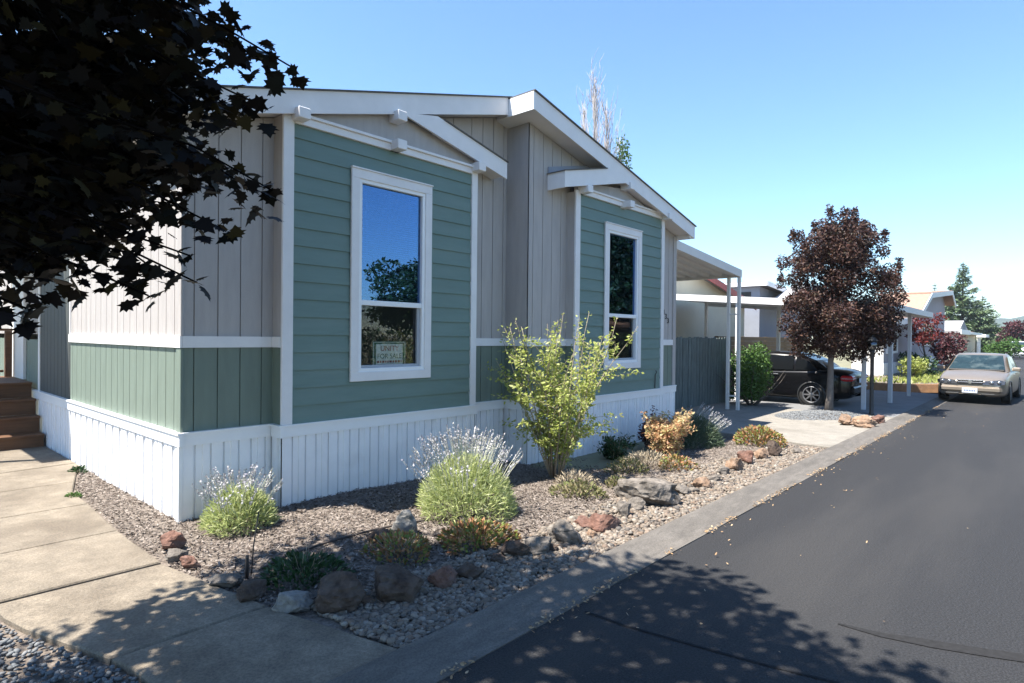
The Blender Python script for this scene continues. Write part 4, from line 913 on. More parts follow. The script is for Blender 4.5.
rock('big rugged grey brown boulder in the middle of the planting bed edge', 648, 502, 62, 30, 'rock_grey', deep=.62, seed=71, name='boulder')
G2 = 'rocks round the lamp post'
rock('left orange tan rock beside the gravel island', 845, 426, 17, 11, 'rock_tan', seed=91, group=G2, z=.02); rock('largest orange tan rock at the foot of the lamp post', 866, 428.5, 24, 13, 'rock_tan', seed=92, group=G2, z=.0); rock('small brown rock behind the lamp post base', 877, 425, 14, 11, 'rock_red', seed=93, group=G2, z=.0)

# irrigation bits
def stick(name, label, cat, pts, r): b = MB(); b.tube(pts, r, 7); o = b.build(name, M['hose']); return props(o, label, cat)
p = gnd(251, 577); stick('irrigation_riser', 'thin dark stake leaning in the mulch near the walkway rocks', 'garden stake', [(p.x, p.y, -.02), (p.x + .03, p.y + .03, .2), (p.x + .07, p.y + .04, .42)], .0045)
p = gnd(247, 580); stick('sprinkler_head', 'short black sprinkler riser standing in the mulch', 'sprinkler', [(p.x, p.y, -.02), (p.x, p.y, .145), (p.x, p.y, .15), (p.x, p.y, .165)], .012)
p = gnd(489, 522); stick('irrigation_riser', 'thin dark stake in front of the largest lavender', 'garden stake', [(p.x, p.y, -.02), (p.x - .005, p.y, .12), (p.x - .01, p.y, .26)], .006)
hp = [gnd(*q) for q in [(262, 573), (290, 560), (330, 546), (372, 534), (410, 526), (450, 521), (500, 517)]]; b = MB(); b.tube([(q.x, q.y, bed_z(q.x, q.y) + .022) for q in hp], .009, 7); props(b.build('drip_hose', M['hose']), 'dark drip irrigation hose lying across the pale mulch', 'hose')
#PART4
# ------------------------------------------------------------------ second carport, its posts, lamp post
c2 = thing('carport', 'bright white flat carport roof over the black sedan', 'carport', (16.3, .8, 0))
zc = lambda y: 2.68 + .077 * (y + .64)
def slope_y(b, xa, xb, ya, yb, d0, d1): b.prism([(ya, zc(ya) + d0), (yb, zc(yb) + d0), (yb, zc(yb) + d1), (ya, zc(ya) + d1)], 'x', xa, xb)
b = MB(); slope_y(b, 13.98, 20.2, -2.85, 4.3, -.06, -.01); b.build('roof_panel', M['metal_light'], c2)
b = MB(); slope_y(b, 13.95, 13.979, -2.88, 4.3, -.17, 0); b.build('fascia', M['metal_light'], c2)
b = MB(); slope_y(b, 20.201, 20.23, -2.88, 4.3, -.17, 0); b.build('fascia', M['metal_light'], c2)
b = MB(); b.box(13.98, 20.2, -2.88, -2.851, zc(-2.85) - .15, zc(-2.85)); b.build('fascia', M['greypost'], c2)  # front board greyed in its colour, standing in for shade on that side
for (x, y) in ((14.05, .67), (16.9, .55), (14.1, -2.31), (19.03, -2.46), (16.2, 3.9), (19.3, 3.9)):
    b = MB(); b.bbox(x - .045, x + .045, y - .045, y + .045, -.02, zc(y) - .061, .006); b.build('post', M['metal_light'] if y > -2 else M['greypost'], c2)
sp = MB(); sp.bbox(16.31 - .05, 16.31 + .05, -2.51, -2.41, -.02, 1.56, .008); sp.bbox(16.25, 16.37, -2.52, -2.40, 1.56, 1.60, .006); props(sp.build('short_post', M['greypost']), 'short pale post standing alone in the shade beyond the lamp post', 'post')
lp = thing('lamp_post', 'short black garden lamp post with lantern under the purple tree', 'lamp post', (13.06, -2.68, 0))
b = MB(); b.lathe([(.06, -.02), (.06, .05), (.042, .08), (.038, 1.38), (.05, 1.40), (.05, 1.43)], (13.06, -2.68, 0), n=12); b.build('pole', M['black'], lp)
b = MB(); b.lathe([(.05, 0), (.075, .02), (.10, .2), (.125, .21), (.06, .29), (.015, .31), (.015, .34)], (13.06, -2.68, 1.43), n=6, sm=False); b.build('lantern', M['black'], lp)
b = MB(); b.lathe([(.078, .03), (.099, .19)], (13.06, -2.68, 1.43), n=12); b.build('lamp_glass', M['glass_dark'], lp)

# ------------------------------------------------------------------ neighbouring houses
ch = thing('neighbour_house', 'cream walled house with a red roof edge behind the carports', 'house', (20, 8, 0))
gx = lambda x: 4.62 - .19 * abs(x - 17.6)
b = MB(); b.prism([(15.0, 0), (25.2, 0), (25.2, gx(25.2)), (17.6, gx(17.6)), (15.0, gx(15.0))], 'y', 4.75, 13); b.build('wall', M['cream'], ch)
b = MB(); b.prism([(14.7, gx(14.7) + .10), (17.6, gx(17.6) + .10), (25.6, gx(25.6) + .10), (25.6, gx(25.6) + .01), (17.6, gx(17.6) + .01), (14.7, gx(14.7) + .01)], 'y', 4.4, 13.2); b.build('roof', M['roof_grey'], ch)
b = MB(); b.prism([(14.7, gx(14.7) + .12), (17.6, gx(17.6) + .12), (25.62, gx(25.62) + .12), (25.62, gx(25.62) - .14), (17.6, gx(17.6) - .14), (14.7, gx(14.7) - .14)], 'y', 4.37, 4.399); b.build('fascia', M['red'], ch)
bh = thing('neighbour_house', 'blue grey house with a dark shingled roof and white eave board', 'house', (29, 8, 0))
sx = lambda x: 4.27 - .075 * (x - 26)
b = MB(); b.prism([(26.35, 0), (33, 0), (33, sx(33) - .02), (26.35, sx(26.35) - .02)], 'y', 4.5, 12); b.build('wall', M['bluegrey'], bh)
b = MB(); b.prism([(26.0, sx(26)), (33.4, sx(33.4)), (33.4, sx(33.4) - .16), (26.0, sx(26) - .16)], 'y', 4.03, 12.3); b.prism([(26.0, sx(26) + .03), (28.2, 4.42), (33.4, 3.95), (33.4, sx(33.4) + .01), (26.0, sx(26) + .01)], 'y', 4.9, 12.3); b.build('roof', M['shingle'], bh)
b = MB(); b.box(25.96, 25.999, 4.0, 12.3, 4.08, 4.28); b.prism([(25.96, sx(26) + .01), (33.4, sx(33.4) + .01), (33.4, sx(33.4) - .2), (25.96, sx(26) - .2)], 'y', 3.99, 4.029); b.build('fascia', M['white'], bh)
b = MB(); b.box(26.32, 26.349, 4.9, 7.5, 3.35, 3.85); b.build('window', M['dark'], bh)
b = MB(); b.prism([(25.2, 3.1), (29.5, 4.35), (29.5, 3.1)], 'y', 3.2, 3.98); b.build('porch_roof', M['roof_grey'], bh)
bf = thing('board_fence', 'brown horizontal board fence behind the black sedan', 'fence', (24, 3.4, 0))
b = MB()
for k in range(10): b.bbox(19.0, 28.8, 3.30, 3.33, .05 + k * .17, .05 + k * .17 + .16, .004)
b.build('fence_boards', M['brownwood'], bf)
b = MB()
for x in (19.05, 21.5, 24, 26.5, 28.75): b.box(x - .05, x + .05, 3.34, 3.44, 0, 1.75)
b.build('fence_post', M['brownwood'], bf)

h3 = thing('neighbour_house', 'pale mauve house with sunlit orange brown roof beyond the carport posts', 'house', (31, 1, .3))
prof3 = [(23.8, 2.35), (28.6, 2.62), (31.9, 3.80), (39.6, 4.38), (41.0, 3.7)]
b = MB(); b.prism([(23.8, .78)] + [(x, z - .1) for x, z in prof3[:-1]] + [(40.6, 3.7), (40.6, .78)], 'y', -.9, .1); b.build('wall', M['mauve'], h3)
b = MB(); b.box(23.75, 40.65, -.95, .1, .1, .80); b.build('skirting', M['skirt'], h3)
b = MB(); b.box(23.76, 23.799, -.94, .1, .801, 2.25); b.build('side_siding', M['offwhite'], h3)
for (xa, za), (xb, zb), yo in zip([prof3[0]] + prof3[1:-1], prof3[1:], (.0, .003, .006, .009)):
    b = MB(); b.prism([(xa - (.3 if xa == 23.8 else .15), za - .02), (xb + .1, zb), (xb + .1, zb + .12), (xa - (.3 if xa == 23.8 else .15), za + .10)], 'y', -1.35 + yo, .5); r3 = b.build('roof', M['roof_orange'], h3)
    b = MB(); b.prism([(xa - .1, za - .16), (xb + .08, zb - .14), (xb + .08, zb + .09), (xa - .1, za + .07)], 'y', -1.40 + yo * 2, -1.351 + yo); b.build('fascia', M['trim'], r3)
for (xa, xb, za, zb) in ((24.5, 26.3, 1.25, 1.95), (33.0, 36.0, 1.5, 2.5)):
    b = MB(); b.box(xa, xb, -.94, -.901, za, zb); w3 = b.build('window', M['glass_dark'], h3)
    b = MB()
    for q in ((xa - .12, xb + .12, zb, zb + .1), (xa - .12, xb + .12, za - .1, za), (xa - .12, xa, za, zb), (xb, xb + .12, za, zb)): b.box(q[0], q[1], -.96, -.9, q[2], q[3])
    b.build('window_frame', M['white'], w3)
# raised bed in front of it
b = MB(); b.add([(21.0, 4, .22), (21.02, -1.95, .22), (21.9, -2.85, .22), (41, -2.85, .22), (41, -.96, .36), (23.74, -.96, .36), (23.7, 4, .34)], [(0, 1, 2, 3, 4, 5, 6)]); props(b.build('raised_bed', M['soil']), kind='structure')
b = MB(); E_ = [(20.95, 4), (20.97, -1.97), (21.87, -2.9), (41, -2.9)]
for (a, c) in zip(E_, E_[1:]):
    a, c = Vector(a), Vector(c); d = (c - a).normalized(); n_ = Vector((-d.y, d.x)); b.prism([tuple(a), tuple(c), tuple(c + n_ * .12), tuple(a + n_ * .12)], 'z', -.02, .25)
props(b.build('timber_edging', M['brick']), 'orange brown timber edging of the raised bed beyond the carport', 'edging')
n = 2600; x = rng.uniform(21.1, 30, n); y = rng.uniform(-2.7, .5, n); keep = (x > 21.1 + np.maximum(0, -1.9 - y)) & ~((x > 23.7) & (y > -1.0)); x, y = x[keep], y[keep]; n = len(x)
Nn = nrm(rng.normal(size=(n, 3)) * np.array([1, 1, .4])); T = nrm(rng.normal(0, .5, (n, 3)) + np.array([0, 0, 1]))
ob = poly_mesh('ground_cover_plants', leaf_verts(np.stack([x, y, np.full(n, .24)], 1), Nn, T, rng.uniform(.08, .2, n), NARROW * np.array([1, 2]), .2), 4, M['leaf_yellow']); props(ob, 'patchy yellow green ground cover on the raised bed', 'ground cover', kind='stuff')
bush('round_shrub', 'yellow green bush on the raised bed by the pale mauve house', 24.4, -1.75, .28, .55, .85, 1100, 'leaf_yellow', (.06, .13))
bush('round_shrub', 'dark green bush on the raised bed right of the yellow green one', 26.6, -1.55, .28, .75, .9, 1200, 'leaf_dark', (.07, .14))
bl = [((27.2 + random.gauss(0, .5), -1.75 + random.gauss(0, .35), random.uniform(1.6, 3.0)), (.42, .36, .16), 120, .1) for _ in range(15)]
tree('red_maple', 'airy red leaved small maple in front of the mauve house', 27.2, -1.75, 3.0, .05, bl, 'red_leaf', (.07, .14), trunk_h=2.4, z0=.25, bark='bark')
bush('dark_red_shrub', 'dark maroon dome shaped shrub left behind the tan sedan', 30.6, -2.25, .2, 1.0, 2.0, 2000, 'maroon_leaf', (.09, .17))
# farther down the lane
wh = thing('distant_house', 'small white house front with grey roof far down the lane', 'house', (44, 1, 0))
b = MB(); b.box(43, 47.2, -1.1, 3, 0, 2.3); b.build('wall', M['offwhite'], wh)
b = MB(); b.prism([(42.6, 2.3), (45, 2.95), (47.6, 2.3), (47.6, 2.15), (42.6, 2.15)], 'y', -1.4, 3.2); b.build('roof', M['roof_grey'], wh)
b = MB(); b.box(42.5, 47.7, -1.52, -1.41, 2.08, 2.36); b.build('fascia', M['white'], wh)
b = MB(); b.box(44.5, 46.2, -1.14, -1.101, .9, 1.9); b.build('window', M['glass_dark'], wh)
th = thing('distant_house', 'tan house with a flat orange brown roof at the end of the lane', 'house', (73, 3, 0))
b = MB(); b.box(66, 78, .6, 9, 0, 2.45); b.build('wall', M['tan'], th)
b = MB(); b.prism([(.1, 2.45), (4.5, 3.7), (9.4, 2.45), (9.4, 2.3), (.1, 2.3)], 'x', 65.6, 77.6); b.build('roof', M['roof_orange'], th)
b = MB(); b.box(65.5, 77.7, -.02, .099, 2.28, 2.5); b.build('fascia', M['white'], th)
b = MB(); b.box(77.9, 82, -.3, .5, 2.1, 2.4); b.box(78.3, 81.6, .4, .5, 0, 2.1); b.build('awning', M['metal_light'], th)
bush('round_shrub', 'sunny green bush in front of the tan house', 72, -2.0, 0, 1.7, 2.1, 1500, 'leaf_green', (.18, .34))
bl = [((97 + random.gauss(0, .5), -1.9 + random.gauss(0, .5), random.uniform(1.0, 3.7)), (.95, .95, .75), 130, .3) for _ in range(16)]
tree('plum_tree', 'round dark maroon tree near the end of the lane', 97, -1.9, 4.6, .15, bl, 'maroon_leaf', (.22, .42), trunk_h=3)
bl = [((112 + random.gauss(0, 2.0), -7.0 + random.gauss(0, 1.6), random.uniform(1.5, 4.6)), (1.7, 1.7, 1.1), 150, .3) for _ in range(16)]
tree('broad_tree', 'broad green tree at the far right end of the lane', 112, -7.0, 6, .3, bl, 'leaf_green', (.35, .6), trunk_h=4)
for (lab, x, y, w_, d_, h, mw, mr) in (('low beige house with a brown roof at the far bend of the lane', 90, 2.2, 9, 8, 2.6, 'tan', 'roof_orange'), ('small grey house past the bend under the broad green tree', 118, -1.0, 10, 8, 2.8, 'bluegrey', 'shingle')):
    o = thing('distant_house', lab, 'house', (x + w_ / 2, y + d_ / 2, 0))
    b = MB(); b.box(x, x + w_, y, y + d_, 0, h); b.build('wall', M[mw], o)
    b = MB(); b.prism([(y - .5, h), (y + d_ / 2, h + 1.3), (y + d_ + .5, h), (y + d_ + .5, h - .14), (y - .5, h - .14)], 'x', x - .5, x + w_ + .5); b.build('roof', M[mr], o)
    b = MB(); b.box(x + 1, x + 2.6, y - .03, y - .001, .9, 2.0); b.build('window', M['glass_dark'], o)
def conifer(label, x, y, h, r, n, tiers=26):
    t = thing('conifer_tree', label, 'tree', (x, y, 0)); b = MB(); b.tube([(x, y, -.2), (x, y, h * .5), (x, y, h * .98)], [h * .022, h * .012, .03], 8); b.build('trunk', M['bark'], t)
    P = []; T = []; br = MB()
    for k in range(tiers):
        z = h * (.06 + .92 * (k / tiers)); rr = r * (1 - (k / tiers)) ** 1.0 * random.uniform(.75, 1.12) + .15
        for j in range(random.randint(6, 9)):
            a = random.uniform(0, 6.283); rj = rr * random.uniform(.7, 1.1); d = Vector((math.cos(a), math.sin(a), 0)); tip = Vector((x, y, z)) + d * rj + Vector((0, 0, .12 * rj)); base = Vector((x, y, z - .12 * rj))
            br.tube([base, base.lerp(tip, .5) + Vector((0, 0, -.08 * rj)), tip], [.05, .035, .012], 4)
            m = max(4, int(n * rj / (tiers * r)))
            for _ in range(m):
                q = random.uniform(.15, 1.0); c = base.lerp(tip, q) + Vector((0, 0, -.08 * rj * (1 - abs(2 * q - 1)))); sd = Vector((-d.y, d.x, 0)) * random.choice((-1, 1))
                P.append(tuple(c + sd * random.uniform(0, .10 * rj) + Vector((0, 0, random.uniform(-.18, .06))))); T.append(tuple((d * .8 + sd * .8 + Vector((0, 0, random.uniform(-.5, .15)))).normalized()))
    br.build('branches', M['bark'], t); P = np.array(P); T = np.array(T); n_ = len(P)
    poly_mesh('foliage', leaf_verts(P, nrm(rand_dirs(n_) * .6 + np.array([0, 0, .9])), T, rng.uniform(.35, .75, n_) * (h / 12) * (.35 + .65 * np.clip(np.hypot(P[:, 0] - x, P[:, 1] - y) / (r * .6), 0, 1)), NARROW * np.array([1, 2.2]), .15), 4, M['conifer'], t); return t
q = at(962, 341, 86); conifer('tall dark green cedar towering over the houses down the lane', q.x, q.y, 13.2, 5.2, 7000, 40)
q = at(982, 341, 90); conifer('lower spreading cedar joined to the right of the tall one', q.x, q.y, 8.8, 5.4, 4600, 24)
q = at(934, 341, 100); conifer('small pointed conifer tip behind the mauve house roof', q.x, q.y, 11.6, 2.8, 1200, 22)
def poplar(label, u, v, t, h_extra, r, n, bare=True):
    p = at(u, v, t); x, y, h = p.x, p.y, p.z; o = thing('poplar_tree', label, 'tree', (x, y, 0)); paths = [([(x, y, -.1), (x + .05, y, h * .5), (x, y, h)], [.22, .14, .015])]
    for k in range(n):
        z = random.uniform(.25, .93) * h; a = random.uniform(0, 6.283); L = (h - z) * random.uniform(.35, .8) + .5; s = random.uniform(.10, .26) * r
        paths.append((arc((x, y, z), (math.cos(a) * s, math.sin(a) * s, 1), L, .5, 4, .05), [.045, .035, .026, .016, .006]))
        for _ in range(3):
            q = paths[-1][0][random.randint(1, 3)]; a2 = random.uniform(0, 6.283); paths.append((arc(q, (math.cos(a2) * .5, math.sin(a2) * .5, 1), random.uniform(.5, 1.3), .3, 3, .08), [.018, .014, .01, .004]))
    tube_obj('branches', paths, M['twig'], o, 4)
    if not bare:
        bl = [((x + random.gauss(0, .25), y + random.gauss(0, .25), z), (.55, .55, .9), 130, .2) for z in np.arange(h * .3, h - .6, .6)]; crown('foliage', crown_points(bl), (.14, .28), OVAL, M['leaf_green'], o, 0, .1, .3)
    return o
poplar('tallest bare grey poplar rising behind the roof slope', 595, 80, 42, 0, 1.0, 70); poplar('shorter bare poplar to the left behind the roof', 584, 105, 44, 0, .8, 46); poplar('shorter bare poplar to the right behind the roof', 607, 98, 43, 0, .7, 46); poplar('narrow leafy poplar top showing green above the roof edge', 620, 137, 45, 0, .8, 20, False)
# wooded ridge on the horizon
b = MB(); vs = []; us = list(range(880, 1460, 10))
for i, u in enumerate(us):
    base = at(u, 345, 640); far = at(u, 345, 760); hh = 33 + 9 * nz(u * .012, 1.5) + 5 * nz(u * .05, 4) - 9 * smooth(1000 - u, 0, 70) + 1.2 * nz(u * .3, 7)
    vs += [(base.x, base.y, -.5), (base.x + 40, base.y, hh * .55), (far.x, far.y, hh), (far.x + 200, far.y, -.5)]
b.add(vs, [(4 * i + k, 4 * i + 4 + k, 4 * i + 5 + k, 4 * i + 1 + k) for i in range(len(us) - 1) for k in range(3)], 0, True); props(b.build('hills', M['hill']), kind='structure')

# across the road, mirrored in the front windows
bl = [((18.2 + random.gauss(0, 1.2), -18.5 + random.gauss(0, 1.2), random.uniform(2.0, 4.9)), (1.15, 1.15, .8), 420, .2) for _ in range(22)]
tree('round_tree', 'round green tree across the road, mirrored in the nearer window', 18.2, -18.5, 6, .2, bl, 'leaf_dark', (.16, .3), trunk_h=4)
bl = [((34 + random.gauss(0, 2.2), -18 + random.gauss(0, 1.6), random.uniform(2.0, 12)), (1.9, 1.9, 1.4), 330, .2) for _ in range(46)]
tree('tall_tree', 'tall dense green tree across the road, mirrored in the far window', 34, -18, 13, .35, bl, 'leaf_dark', (.25, .45), trunk_h=9)
oh = thing('opposite_house', 'low tan house across the road, mirrored in the windows', 'house', (22, -17, 0))
b = MB(); b.box(20, 32, -22, -15.5, 0, 2.5); b.build('wall', M['brownwood'], oh)
b = MB(); b.prism([(-22.4, 2.45), (-18.7, 3.3), (-15.1, 2.45), (-15.1, 2.3), (-22.4, 2.3)], 'x', 19.6, 32.4); b.build('roof', M['roof_orange'], oh)
for xa in (21.5, 25.5):
    b = MB(); b.box(xa, xa + 1.4, -15.52, -15.46, .9, 2.0); b.build('window', M['glass_dark'], oh)
hd = thing('added_hedge', 'long dark hedge added across the road to darken the lower panes', 'hedge', (19, -12.4, 0))  # added out of view so the lower panes reflect something dark
n = 15000; Ph = np.stack([rng.uniform(3, 36, n), -12.4 + rng.uniform(-.5, .5, n), rng.uniform(.02, 1.85, n)], 1); crown('foliage', Ph, (.09, .2), OVAL, M['leaf_dark'], hd, 0, .1, .3)
tube_obj('stems', [([(x_, -12.4, -.05), (x_ + .05, -12.4, 1.5)], [.04, .015]) for x_ in range(4, 36, 2)], M['bark'], hd, 5)
# pale house past the porch
ph = thing('neighbour_house', 'pale house glimpsed past the porch railing at the left edge', 'house', (-4, 18, 0))
b = MB(); b.box(-9, -.6, 16, 22, 0, 2.9); b.build('wall', M['offwhite'], ph); b = MB(); b.prism([(-9.3, 2.9), (-.3, 2.9), (-4.8, 4.2)], 'y', 15.7, 22.3); b.build('roof', M['roof_grey'], ph)
b = MB(); b.box(-2.4, -1.3, 15.96, 15.999, 1.0, 2.1); b.build('window', M['glass_dark'], ph)

# ------------------------------------------------------------------ cars (local axes: +x is the front)
def loft(sections, mats, name, parent, mi_fn=None):
    """sections: list of (x, [(y,z) from sill centre up to roof centre]) mirrored in y"""
    b = MB(); rows = []
    for x, pr in sections: rows.append([(x, y, z) for y, z in pr] + [(x, -y, z) for y, z in pr[::-1]][0:])
    n = len(rows[0]); vs = [v for r in rows for v in r]; fs = []
    for i in range(len(rows) - 1):
        for k in range(n - 1): fs.append((i * n + k, (i + 1) * n + k, (i + 1) * n + k + 1, i * n + k + 1))
    fs += [tuple(range(n)), tuple((len(rows) - 1) * n + k for k in range(n - 1, -1, -1))]
    b.add(vs, fs, 0, True); o = b.build(name, mats, parent); fix_normals(o); return o
def subsurf(o, lv=2):
    m = o.modifiers.new('smooth', 'SUBSURF'); m.levels = lv; m.render_levels = lv; return o
def wheel(parent, x, y, r, w_, side, spokes=8):
    b = MB(); s = side
    b.lathe([(r * .66, -w_ / 2), (r * .93, -w_ / 2), (r, -w_ * .36), (r, w_ * .36), (r * .93, w_ / 2), (r * .66, w_ / 2)], (x, y, r), 'y', 28, cap=False); wh_ = b.build('wheel', M['tyre'], parent)
    yo = y + s * w_ * .5; b = MB()
    b.lathe([(r * .60, -.03 * s), (r * .70, -.03 * s), (r * .70, .004 * s), (r * .63, .006 * s), (r * .61, -.02 * s)], (x, yo, r), 'y', 28, cap=False)
    for k in range(spokes):
        a = 2 * math.pi * k / spokes; ca, sa = math.cos(a), math.sin(a); q = r * .045
        vs = [];
        for (rr, ww) in ((r * .10, q * 1.5), (r * .63, q)):
            for (o_, dy) in ((-ww, -.02 * s), (ww, -.02 * s), (ww, .003 * s), (-ww, .003 * s)): vs.append((x + ca * rr - sa * o_, yo + dy, r + sa * rr + ca * o_))
        b.add(vs, [(0, 1, 5, 4), (1, 2, 6, 5), (2, 3, 7, 6), (3, 0, 4, 7)])
    b.lathe([(r * .15, -.02 * s), (r * .15, .006 * s), (r * .08, .012 * s)], (x, yo, r), 'y', 16)
    b.build('rim', M['rim'], wh_)
    b = MB(); b.lathe([(r * .60, -.05 * s), (r * .1, -.052 * s)], (x, yo, r), 'y', 20); b.build('brake_disc', M['black'], wh_)
    return wh_
def sedan(label, x, y, rz, L, W, H, paint, group=None, front=True, rear=False, name='parked_car'):
    t = thing(name, label, 'car', (x, y, 0), rz, group, True); hw = W / 2; h = H / 1.42; l = L / 4.8
    def sec(xx, wf, zs, zb, zt, crown_=.03): return (xx * l, [(hw * wf * .55, zs * h), (hw * wf * .93, zs * h), (hw * wf, (zs + .14) * h), (hw * wf * 1.0, (zs + zb) / 2 * h), (hw * wf * .985, zb * h), (hw * wf * .90, (zt - .012) * h), (hw * wf * .5, (zt + crown_ * .7) * h), (0.001, (zt + crown_) * h)])
    body = loft([sec(-2.40, .80, .36, .68, .74), sec(-2.36, .90, .26, .80, .90), sec(-2.15, .97, .21, .86, .985), sec(-1.6, 1.0, .19, .88, 1.0), sec(-1.0, 1.0, .18, .87, .96), sec(0, 1.0, .18, .86, .93), sec(.9, 1.0, .18, .85, .925), sec(1.35, .995, .19, .80, .90), sec(1.9, .97, .20, .72, .82), sec(2.2, .92, .21, .64, .735), sec(2.36, .84, .23, .56, .66), sec(2.40, .72, .28, .50, .60)], M[paint], 'body', t)
    subsurf(body, 2)
    def cs(xx, wb, wt, zb, zt): return (xx * l, [(hw * wb, zb * h), (hw * (wb * .6 + wt * .4), (zb + (zt - zb) * .45) * h), (hw * wt, (zt - .05) * h), (hw * wt * .93, (zt - .012) * h), (hw * wt * .5, (zt + .01) * h), (.001, (zt + .015) * h)])
    cabin = loft([cs(-1.85, .86, .80, .93, .97), cs(-1.45, .90, .76, .92, 1.20), cs(-.95, .925, .74, .90, 1.385), cs(-.3, .93, .745, .90, 1.415), cs(.15, .93, .74, .90, 1.395), cs(.60, .92, .75, .90, 1.20), cs(1.15, .88, .80, .89, .93)], M[paint], 'cabin', t)
    g = M['carglass_dark' if rear else 'carglass']
    def panel(name, pts, m, th=.006, parent=t):
        p = [Vector(q) for q in pts]; nn = (p[1] - p[0]).cross(p[2] - p[0]).normalized(); b = MB(); k = len(p)
        b.add(list(p) + [q + nn * th for q in p], [tuple(range(k - 1, -1, -1)), tuple(range(k, 2 * k))] + [(i, (i + 1) % k, (i + 1) % k + k, i + k) for i in range(k)]); return b.build(name, m, parent)
    def S(xx, yy, zz): return (xx * l, hw * yy, zz * h)
    panel('windshield', [S(1.13, -.80, .955), S(1.13, .80, .955), S(.62, .715, 1.205), S(.27, .655, 1.36), S(.27, -.655, 1.36), S(.62, -.715, 1.205)], g)
    b = MB(); b.bbox(1.02 * l, 1.19 * l, -hw * .80, hw * .80, .90 * h, .956 * h, .012); b.build('cowl', M['black'], t)
    panel('rear_window', [S(-1.78, .76, .985), S(-1.78, -.76, .985), S(-1.46, -.70, 1.205), S(-1.05, -.64, 1.36), S(-1.05, .64, 1.36), S(-1.46, .70, 1.205)], g)
    for s in (1, -1):
        q = lambda lst: lst if s > 0 else lst[::-1]
        panel('side_window', q([S(.85, .925 * s, .94), S(.00, .945 * s, .94), S(.00, .775 * s, 1.335), S(.22, .775 * s, 1.33), S(.58, .85 * s, 1.15)][::-1]), g)
        panel('side_window', q([S(-.06, .945 * s, .94), S(-.92, .945 * s, .945), S(-.92, .785 * s, 1.315), S(-.06, .775 * s, 1.335)][::-1]), g)
        panel('side_window', q([S(-.98, .942 * s, .945), S(-1.55, .915 * s, .96), S(-1.32, .83 * s, 1.17), S(-.98, .79 * s, 1.305)][::-1]), g)
        b = MB(); b.bbox(.72 * l, .90 * l, s * hw * 1.0 - .02 + (0 if s > 0 else -.14), s * hw * 1.0 + .02 + (.14 if s > 0 else 0), .92 * h, 1.03 * h, .02); b.build('side_mirror', M[paint], t)
        for xx in (1.42, -1.42): wheel(t, xx * l, s * (hw - .10), .31 * h, .19, s)
        b = MB(); b.bbox(-.55 * l, -.35 * l, min(s * hw * .985, s * hw * 1.015), max(s * hw * .985, s * hw * 1.015), .80 * h, .825 * h, .004); b.bbox(.35 * l, .55 * l, min(s * hw * .985, s * hw * 1.015), max(s * hw * .985, s * hw * 1.015), .79 * h, .815 * h, .004); b.build('door_handle', M['chrome'] if rear else M[paint], t)
        # wheel arches
        for xx in (1.42, -1.42):
            b = MB(); b.lathe([(.315 * h, -.01), (.345 * h, -.01), (.345 * h, .016), (.315 * h, .016)], (xx * l, s * (hw - .008), .31 * h), 'y', 28, cap=False); b.build('wheel_arch', M['black'], t)
    if front:
        for s in (1, -1):
            b = MB(); pl = [(s * hw * .34, .56), (s * hw * .40, .665), (s * hw * .80, .70), (s * hw * .93, .665), (s * hw * .92, .58), (s * hw * .6, .555)]
            xf = lambda yy: (2.415 - .22 * max(0, abs(yy) / hw - .45) ** 1.3) * l
            k = len(pl); b.add([(xf(yy) + .02 - (zz - .56) * .35 * l, yy, zz * h) for yy, zz in pl] + [(xf(yy) - .16 * l, yy, zz * h) for yy, zz in pl], [tuple(range(k)), tuple(range(2 * k - 1, k - 1, -1))] + [(i, i + k, (i + 1) % k + k, (i + 1) % k) for i in range(k)]); hl = b.build('headlight', M['lens'], t); fix_normals(hl)
            b = MB(); b.lathe([(.052, -.01), (.052, .028), (.02, .034)], (xf(hw * .62) - .005, s * hw * .58, .622 * h), 'x', 14); b.lathe([(.042, -.01), (.042, .03), (.015, .036)], (xf(hw * .8) - .005, s * hw * .77, .63 * h), 'x', 14); b.build('lamp', M['lens_bright'], hl)
            b = MB(); b.bbox(2.40 * l, 2.432 * l, min(s * hw * .30, s * hw * .68), max(s * hw * .30, s * hw * .68), .265 * h, .305 * h, .008); b.build('fog_slot', M['black'], t)
        b = MB(); b.bbox(2.36 * l, 2.432 * l, -hw * .36, hw * .36, .560 * h, .676 * h, .01); gr = b.build('grille', M['black'], t)
        b = MB(); b.bbox(2.42 * l, 2.442 * l, -hw * .35, hw * .35, .608 * h, .626 * h, .004); b.bbox(2.405 * l, 2.440 * l, -hw * .38, hw * .38, .672 * h, .695 * h, .004); b.bbox(2.42 * l, 2.442 * l, -.035, .035, .578 * h, .665 * h, .004); b.build('grille_bar', M['chrome'], gr)
        b = MB(); b.bbox(2.425 * l, 2.446 * l, -hw * .80, hw * .80, .505 * h, .522 * h, .006); b.build('bumper_strip', M['black'], t)
        b = MB(); b.bbox(2.33 * l, 2.44 * l, -hw * .86, hw * .86, .33 * h, .52 * h, .05); b.build('bumper', M[paint], t)
        b = MB(); b.bbox(2.442 * l, 2.452 * l, -.165, .165, .315 * h, .455 * h, .004); pt = b.build('number_plate', M['plate'], t)
        b = MB(); y0 = -.12
        for k in range(7): b.box(2.453 * l, 2.456 * l, y0 + k * .035, y0 + k * .035 + .022, .36 * h, .41 * h)
        b.build('plate_marks', M['plate_ink'], pt)
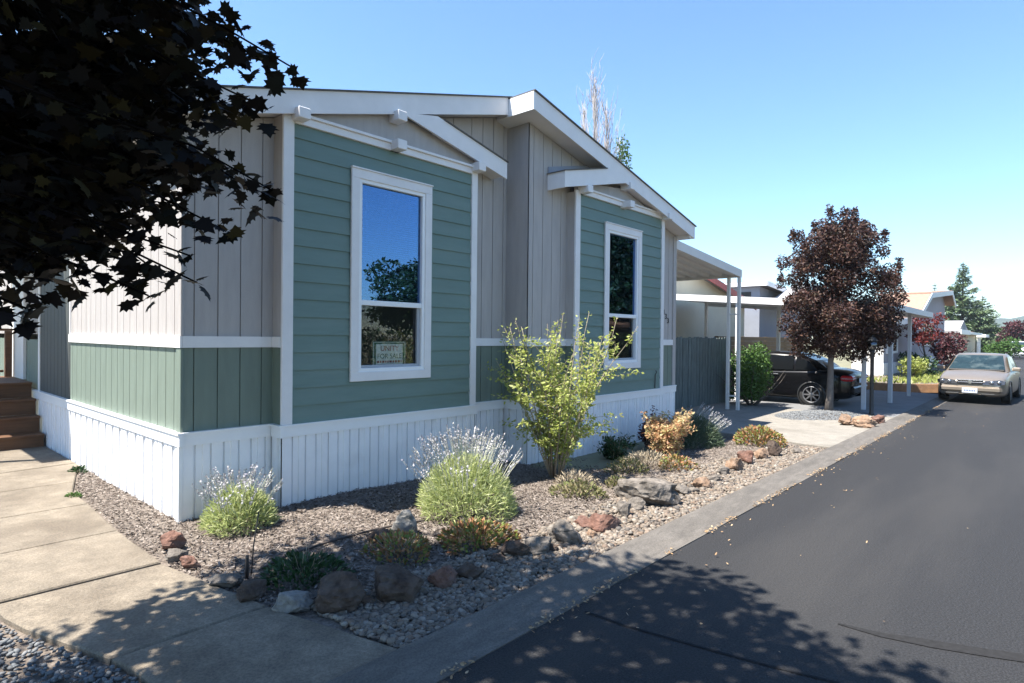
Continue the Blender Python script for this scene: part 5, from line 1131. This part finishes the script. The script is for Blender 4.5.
        b = MB(); b.lathe([(.17, -.012), (.185, -.012), (.185, .012), (.17, .012)], (.48 * l, hw * .38, .99 * h), 'x', 20); b.build('steering_wheel', M['black'], t)
    if rear:
        for s in (1, -1):
            b = MB(); b.bbox(-2.42 * l, -2.12 * l, min(s * hw * .60, s * hw * .965), max(s * hw * .60, s * hw * .965), .70 * h, .84 * h, .03); tl = b.build('tail_light', M['redlens'], t)
            b = MB(); b.bbox(-2.425 * l, -2.15 * l, min(s * hw * .60, s * hw * .972), max(s * hw * .60, s * hw * .972), .755 * h, .775 * h, .004); b.build('chrome_strip', M['chrome'], tl)
        b = MB(); b.bbox(-2.44 * l, -2.32 * l, -hw * .88, hw * .88, .36 * h, .58 * h, .05); b.build('bumper', M[paint], t)
        b = MB(); b.bbox(-2.432 * l, -2.42 * l, -.16, .16, .64 * h, .76 * h, .004); b.build('number_plate', M['plate'], t)
    return t
M['carglass_dark'] = mat('dark_tinted_glass', (.006, .007, .008), .12, .1, 2, spec=.12)
M['carglass'] = mat('tinted_glass', (.016, .03, .034), .06, .3, 2, spec=.3, patch=((.085, .11, .11), 2.6, .5, .7))
sedan('champagne coloured sedan parked facing the camera on the lane', 18.05 + 2.2, -4.05, R(180 - 2), 4.35, 1.56, 1.31, 'champagne')
sedan('black sedan parked under the white carport with its tail to the lane', 14.92, .12, R(90), 4.35, 1.66, 1.34, 'blackpaint', front=False, rear=True)
sedan('white vehicle far down the lane', 79.0, -2.75, R(182), 4.8, 1.9, 1.72, 'whitepaint')

# the air: far things fade to blue
hz = MB(); hz.box(-155, 1905, -905, 705, -1.2, 62); hz = hz.build('haze', [], None); props(hz, kind='stuff')
m = bpy.data.materials.new('air'); m.use_nodes = True; nt = m.node_tree; nt.nodes.remove(nt.nodes['Principled BSDF'])
v = nt.nodes.new('ShaderNodeVolumePrincipled'); v.inputs['Color'].default_value = (.80, .90, 1, 1); v.inputs['Density'].default_value = .0003; v.inputs['Anisotropy'].default_value = .2
nt.links.new(v.outputs[0], nt.nodes['Material Output'].inputs['Volume']); hz.data.materials.append(m)
